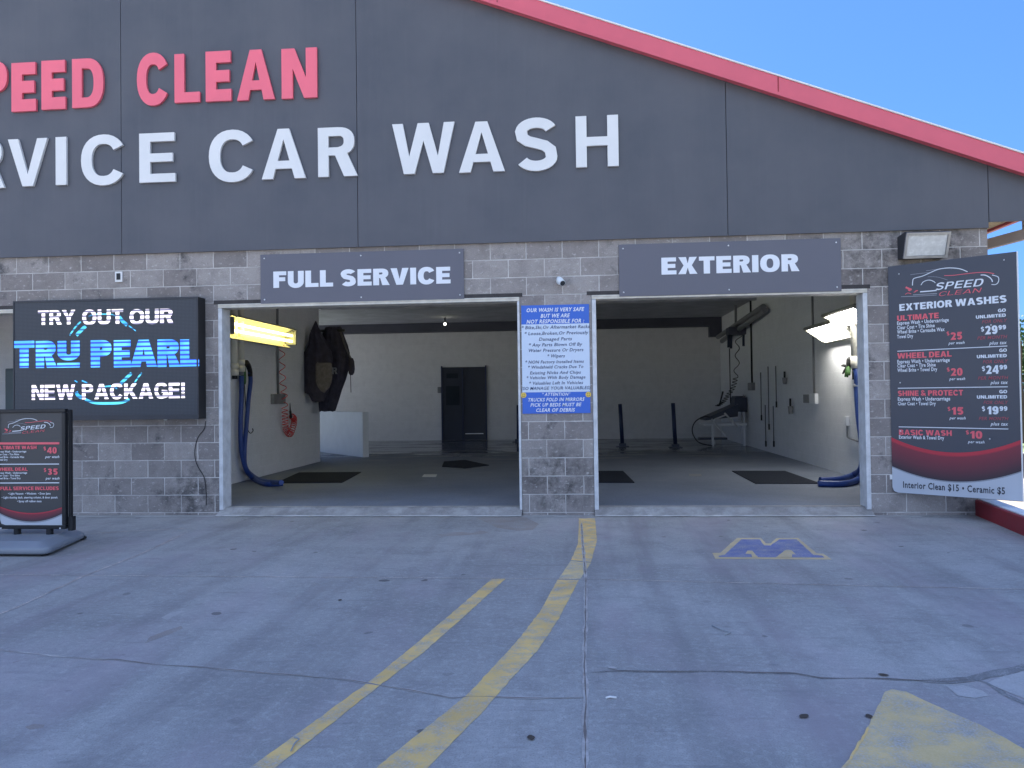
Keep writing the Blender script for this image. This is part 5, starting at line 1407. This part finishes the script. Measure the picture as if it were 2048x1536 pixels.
# gloves
c = WR(1700, 730, .06)
gl = thing('glove', c, 'dark and green glove pegged to the right bay wall', 'glove')
rg = random.Random(3)
MB().loft([[c + Vector((.05 * math.cos(t) * w, .10 * math.sin(t) * w, z)) for t in [k * 6.283 / 12 for k in range(12)]] for z, w in ((.12, .5), (.08, .85), (0, 1), (-.05, .8))]).build('palm', 'rubber', gl)
for k, (dy, dz, L_) in enumerate(((.14, -.12, 1), (.06, -.17, 1), (-.02, -.18, 1), (-.1, -.15, 1), (.2, .0, .9))):
    MB().tube([c + Vector((-.02, dy * .35, -.02)), c + Vector((-.04, dy * .8, dz * .7)), c + Vector((-.05, dy * L_ * 1.2, dz))], [.024, .021, .012], 8).build('finger', 'green' if k in (1, 2, 3) else 'rubber', gl)
# conduits, boxes, switch
q = WR(1632, 790); t = thing('outlet_box', WR(1625, 806), 'pale outlet box pair with conduit on the right bay wall', 'outlet')
y0, y1, y2 = WR(1637, 797).y, WR(1625, 797).y, WR(1613, 797).y; cz = WR(1630, 797).z
MB().box(XR, XR - .06, y0, y1 - .005, cz - .09, cz + .09).build('box', 'pvc_panel', t, .006); MB().box(XR, XR - .06, y1 + .005, y2, cz - .08, cz + .07).build('box', 'grey_box', t, .006)
MB().tube([(XR - .02, (y0 + y1) / 2, cz + .09), (XR - .02, (y0 + y1) / 2, 3.49)], .018, 8).build('conduit', 'grey_box', t)
q = WR(1698, 842); t = thing('switch_box', q, 'small switch box with bent conduit by the dark blue hose', 'switch')
MB().box(XR, XR - .06, q.y - .04, q.y + .05, q.z - .07, q.z + .07).build('box', 'pvc_panel', t, .005)
MB().tube(smooth_path([(XR - .03, q.y, q.z - .07), (XR - .03, q.y, q.z - .2), (XR - .03, q.y - .05, q.z - .25), (XR - .03, q.y - .45, q.z - .28)], 5), .012, 8).build('conduit', 'grey_box', t)
q = WR(1506, 773); t = thing('outlet_box', q, 'small dark outlet box deep on the right bay wall', 'outlet')
MB().box(XR, XR - .08, q.y - .22, q.y + .2, q.z - .09, q.z + .09).build('box', 'grey_box', t, .006); MB().tube([(XR - .02, q.y, q.z + .09), (XR - .02, q.y, 3.49)], .022, 8).build('conduit', 'dark_metal', t)
for px, p0, p1, lab in ((1522, 745, 830, 'thin dark wand on the right bay wall, nearest the work table'), (1537, 733, 848, 'thin dark wand, tallest on the right bay wall'), (1552, 732, 803, 'thin dark wand hung highest and nearest the door'), (1531, 810, 882, 'thin dark wand hung low under the tallest one'), (1547, 812, 882, 'thin dark wand hung low, nearer the door of the low pair')):
    a, b = WR(px - .5, p0, .05), WR(px + .5, p1, .05); a.y = b.y = (a.y + b.y) / 2
    t = thing('spray_wand', b, lab, 'wand', 'wands hung on the exterior bay wall')
    MB().tube([a, b], .0105, 8).build('rod', 'wand', t); MB().tube([b - Vector((0, 0, .12)), b], .018, 8).build('grip', 'rubber', t)
for px, p0, p1, lab in ((1569.5, 743, 768, 'short dark brush handle high on the right bay wall'), (1581, 797, 828, 'dark hand brush hanging at mid height on the right bay wall')):
    a, b = WR(px, p0, .06), WR(px, p1, .06); a.y = b.y
    t = thing('hand_brush', b, lab, 'brush', 'brushes on the exterior bay wall')
    MB().tube([a, a.lerp(b, .5)], .02, 8).build('handle', 'rubber', t); MB().tube([a.lerp(b, .5), b], [.05, .035], 8).build('bristles', 'grey_box', t)

# ---- work table with machines, deep in the exterior bay
YT = 10.6
def TP(px, py, y=YT): return PY(px, py, y)
tb = thing('work_table', (3.55, YT, .07), 'pale framed work table with sloping dark top in the exterior bay', 'table')
for px, y in ((1425, 10.3), (1488, 10.4), (1428, 11.0), (1484, 11.1)):
    b = TP(px, 850, y); MB().box(b.x - .025, b.x + .025, y - .025, y + .025, .0705, TP(px, 847, y).z if px < 1450 else TP(px, 824, y).z).build('leg', 'pvc_panel', tb)
zc = TP(1440, 848).z
a, b = TP(1404, 847), TP(1489, 847)
for y_ in (10.27, 11.0): MB().box(a.x, b.x, y_, y_ + .06, zc - .025, zc + .025).build('rail', 'pvc_panel', tb)
a, b = TP(1406, 836), TP(1466, 808); c0, c1 = TP(1423, 840), TP(1470, 830)
MB().hexa([(a.x, 10.25, a.z - .05), (c1.x, 10.25, c1.z - .03), (c1.x, 11.1, c1.z - .03), (a.x, 11.1, a.z - .05), (a.x, 10.25, a.z), (b.x + .06, 10.25, b.z), (b.x + .06, 11.1, b.z), (a.x, 11.1, a.z)]).build('sloping_top', 'dark_navy', tb)
for (x0, y0), (x1, y1) in (((1423, 838), (1453, 873)), ((1449, 826), (1476, 855)), ((1429, 839), (1451, 830))):
    MB().bar(TP(x0, y0, 10.22), TP(x1, y1, 10.22), .035, .035).build('brace', 'steel', tb)
b = TP(1425, 877); MB().box(TP(1398, 877).x, TP(1455, 877).x, 10.6, 10.8, b.z - .03, b.z + .02).build('lower_shelf', 'dark_navy', tb)
mc = thing('machine_box', TP(1487, 823), 'dark machine box with handle on the work table', 'machine')
x0, x1 = TP(1466, 800).x, TP(1506, 800).x; z0, z1 = TP(1487, 823).z, TP(1487, 792).z
x1 = min(x1, 4.03)
MB().box(x0, x1, 10.35, 11.0, z0, z1 - .03).box(x0 + .02, x0 + .2, 10.4, 10.9, z1 - .0295, z1).build('case', 'dark_navy', mc, .02)
MB().bar((x0 + .22, 10.5, z1 + .02), (x1 - .05, 10.5, z1 + .02), .03, .03).box(x1 - .08, x1 - .04, 10.48, 10.52, z1 - .029, z1 + .004).box(x0 + .24, x0 + .27, 10.48, 10.52, z1 - .029, z1 + .004).build('handle', 'grey_box', mc)
hs_ = smooth_path([TP(1420, 834, 10.2), TP(1406, 834, 10.2), TP(1391, 843, 10.2), TP(1384.5, 858, 10.2), TP(1388, 873, 10.2), TP(1400, 886, 10.2), TP(1428, 892, 10.3)], 8)
tag(MB().tube(hs_, .014, 8).build('black_hose', 'rubber'), 'black hose bending from the table end to the floor', 'hose')
# hub, drop line and dark coil over the table
hb = thing('hose_hub', TP(1472, 690), 'dark overhead hose hub above the work table', 'hub')
x0, x1 = TP(1455, 660).x, TP(1490, 660).x; z0, z1 = TP(1472, 670).z, TP(1472, 655).z
MB().box(x0, x1, 10.4, 10.8, z0, z1).build('plate', 'beam', hb, .01)
for px, pb in ((1457, 695), (1462, 697), (1487, 692)):
    a = TP(px, 668); b = TP(px, pb); MB().tube([(a.x, YT, z0 + .01), (b.x, YT, b.z)], .03, 8).build('fitting', 'dark_navy', hb)
MB().tube([(TP(1472, 655).x, YT, z1), (TP(1472, 655).x, YT, 3.49)], .03, 8).build('hanger', 'grey_box', hb)
a, b = TP(1459, 697), TP(1461, 806); tag(MB().tube([a, b], .012, 6).build('drop_line', 'rubber'), 'straight thin dark line dropping from hub to work table', 'line')
cpts = smooth_path([TP(1479, 672), TP(1474, 690), TP(1475, 712), TP(1473, 735), TP(1471, 755), TP(1466, 775), TP(1455, 792), TP(1445, 805), TP(1434, 812)], 14)
hp = []; N_ = len(cpts)
for i in range(N_ * 5):
    f = i / (N_ * 5 - 1); k = f * (N_ - 1); j = min(int(k), N_ - 2); c = cpts[j].lerp(cpts[j + 1], k - j); th = (f * 6 if f < .5 else 3 + (f - .5) * 26) * 2 * math.pi
    hp.append(c + Vector((math.cos(th) * .055, math.sin(th) * .055, 0)))
ah = thing('air_hose', TP(1440, 812), 'dark coiled air hose hanging from hub to work table', 'hose')
MB().tube(hp, .009, 6).build('coil', 'rubber', ah); MB().tube([TP(1439, 810), TP(1446, 783)], .02, 8).build('air_gun', 'rubber', ah)
for (x0, y0, d0), (x1, y1, d1), r, lab in (((1436, 674, 12.8), (1530, 613, 8.2), .06, 'grey overhead pipe running to the hub, upper of the pair'), ((1444, 682, 12.4), (1548, 620, 8.0), .06, 'grey overhead pipe running past the hub, lower of the pair')):
    a, b = PY(x0, y0, d0), PY(x1, y1, d1); b.x = min(b.x, 3.95); tag(MB().tube([a, b], r, 12).build('overhead_pipe', 'grey_box'), lab, 'pipe', 'overhead pipes in the exterior bay')

# ================================================================== kerb, yard and greenery at the right
kb = thing('red_kerb', KX0, 'red painted kerb with white top running out from the wall end', 'kerb')
KW = .17; KH = .165
def FK(u, w, z): return KX0 + kd * u + kn * w + Vector((0, 0, z))
MB().hexa([FK(.006, 0, -.02), FK(9, 0, -.02), FK(9, KW, -.02), FK(.006, KW, -.02), FK(.006, 0, KH), FK(9, 0, KH), FK(9, KW, KH), FK(.006, KW, KH)]).build('kerb_body', 'kerb_red', kb, .01)
MB().hexa([FK(.01, .035, KH + .0005), FK(9, .035, KH + .0005), FK(9, KW + .004, KH + .0005), FK(.01, KW + .004, KH + .0005), FK(.01, .035, KH + .012), FK(9, .035, KH + .012), FK(9, KW + .004, KH + .012), FK(.01, KW + .004, KH + .012)]).build('kerb_top', 'white_trim', kb)
# board stays: arms from the wall to the board's back
for z in (.7, 2.2):
    q = FB(BW - .1, z, -.056); MB().bar(q, (4.3, -.001, z + .243), .03, .03).build('stay', 'steel', PRICE)
# pale awning beam beyond the corner
a, b = PY(1968, 490.5, .8), PY(2060, 466, .3)
tt = (b - a); b = b + tt * .5
cb = thing('eave_beam', a.lerp(b, .5) - Vector((0, 0, 2)), 'pale beam hung under the eave behind the wall corner', 'beam')
MB().bar(a, b, .06, .115).build('beam', 'pink_beam', cb)
q = a.lerp(b, .62); MB().box(q.x - .03, q.x + .03, q.y - .03, q.y + .03, q.z + .0585, 3.359).build('hanger', 'pink_beam', cb)
mb = MB().box(6.5, 40, 12.2, 12.5, -.9, -.30)
tag(mb.build('low_wall', 'low_wall', bevel=.02), 'low dark grey wall across the yard beyond the price board', 'wall')
def tree(x, y, z, H, rad, name, lab, mats, seed, nleaf=2600):
    r = random.Random(seed); t = thing(name, (x, y, z), lab, 'tree', 'trees beyond the yard')
    mb = MB().tube(smooth_path([(x, y, z - .1), (x + .05, y, z + H * .25), (x - .05, y + .05, z + H * .5), (x, y, z + H * .8)], 4), [.16 * rad / 2 * (1 - .06 * k) for k in range(13)], 9)
    cl = []
    for k in range(13):
        a = r.uniform(0, 6.283); e = r.uniform(-.3, 1); rr = rad * r.uniform(.35, .8)
        c = Vector((x + rr * math.cos(a), y + rr * math.sin(a), z + H * .58 + e * H * .3)); cl.append((c, rad * r.uniform(.28, .5)))
        mb.tube([(x, y, z + H * r.uniform(.25, .5)), c], [.05, .015], 6)
    mb.build('trunk', 'bark', t)
    mb = MB()
    for k in range(nleaf):
        c, q = cl[k % len(cl)]; d = Vector((r.gauss(0, 1), r.gauss(0, 1), r.gauss(0, .8))).normalized() * q * r.uniform(.4, 1.05)
        p = c + d; s = r.uniform(.06, .13); u = Vector((r.gauss(0, 1), r.gauss(0, 1), r.gauss(0, 1))).normalized(); w = u.cross(Vector((r.gauss(0, 1), r.gauss(0, 1), r.gauss(0, 1)))).normalized()
        mb.quad(p - u * s, p + w * s * .6, p + u * s, p - w * s * .6, 0 if (k % len(cl)) % 3 else 1)
    mb.build('crown', mats, t)
tree(18.5, 25.5, -.9, 5.0, 2.6, 'tree', 'russet and green leafy tree beyond the yard, right of the price board', ['leaf_g', 'leaf_r'], 4, 5200)
tree(22.8, 31.0, -.9, 5.6, 3.0, 'tree', 'green leafy tree farther back behind the russet one', ['leaf_g', 'leaf_g'], 9, 4200)
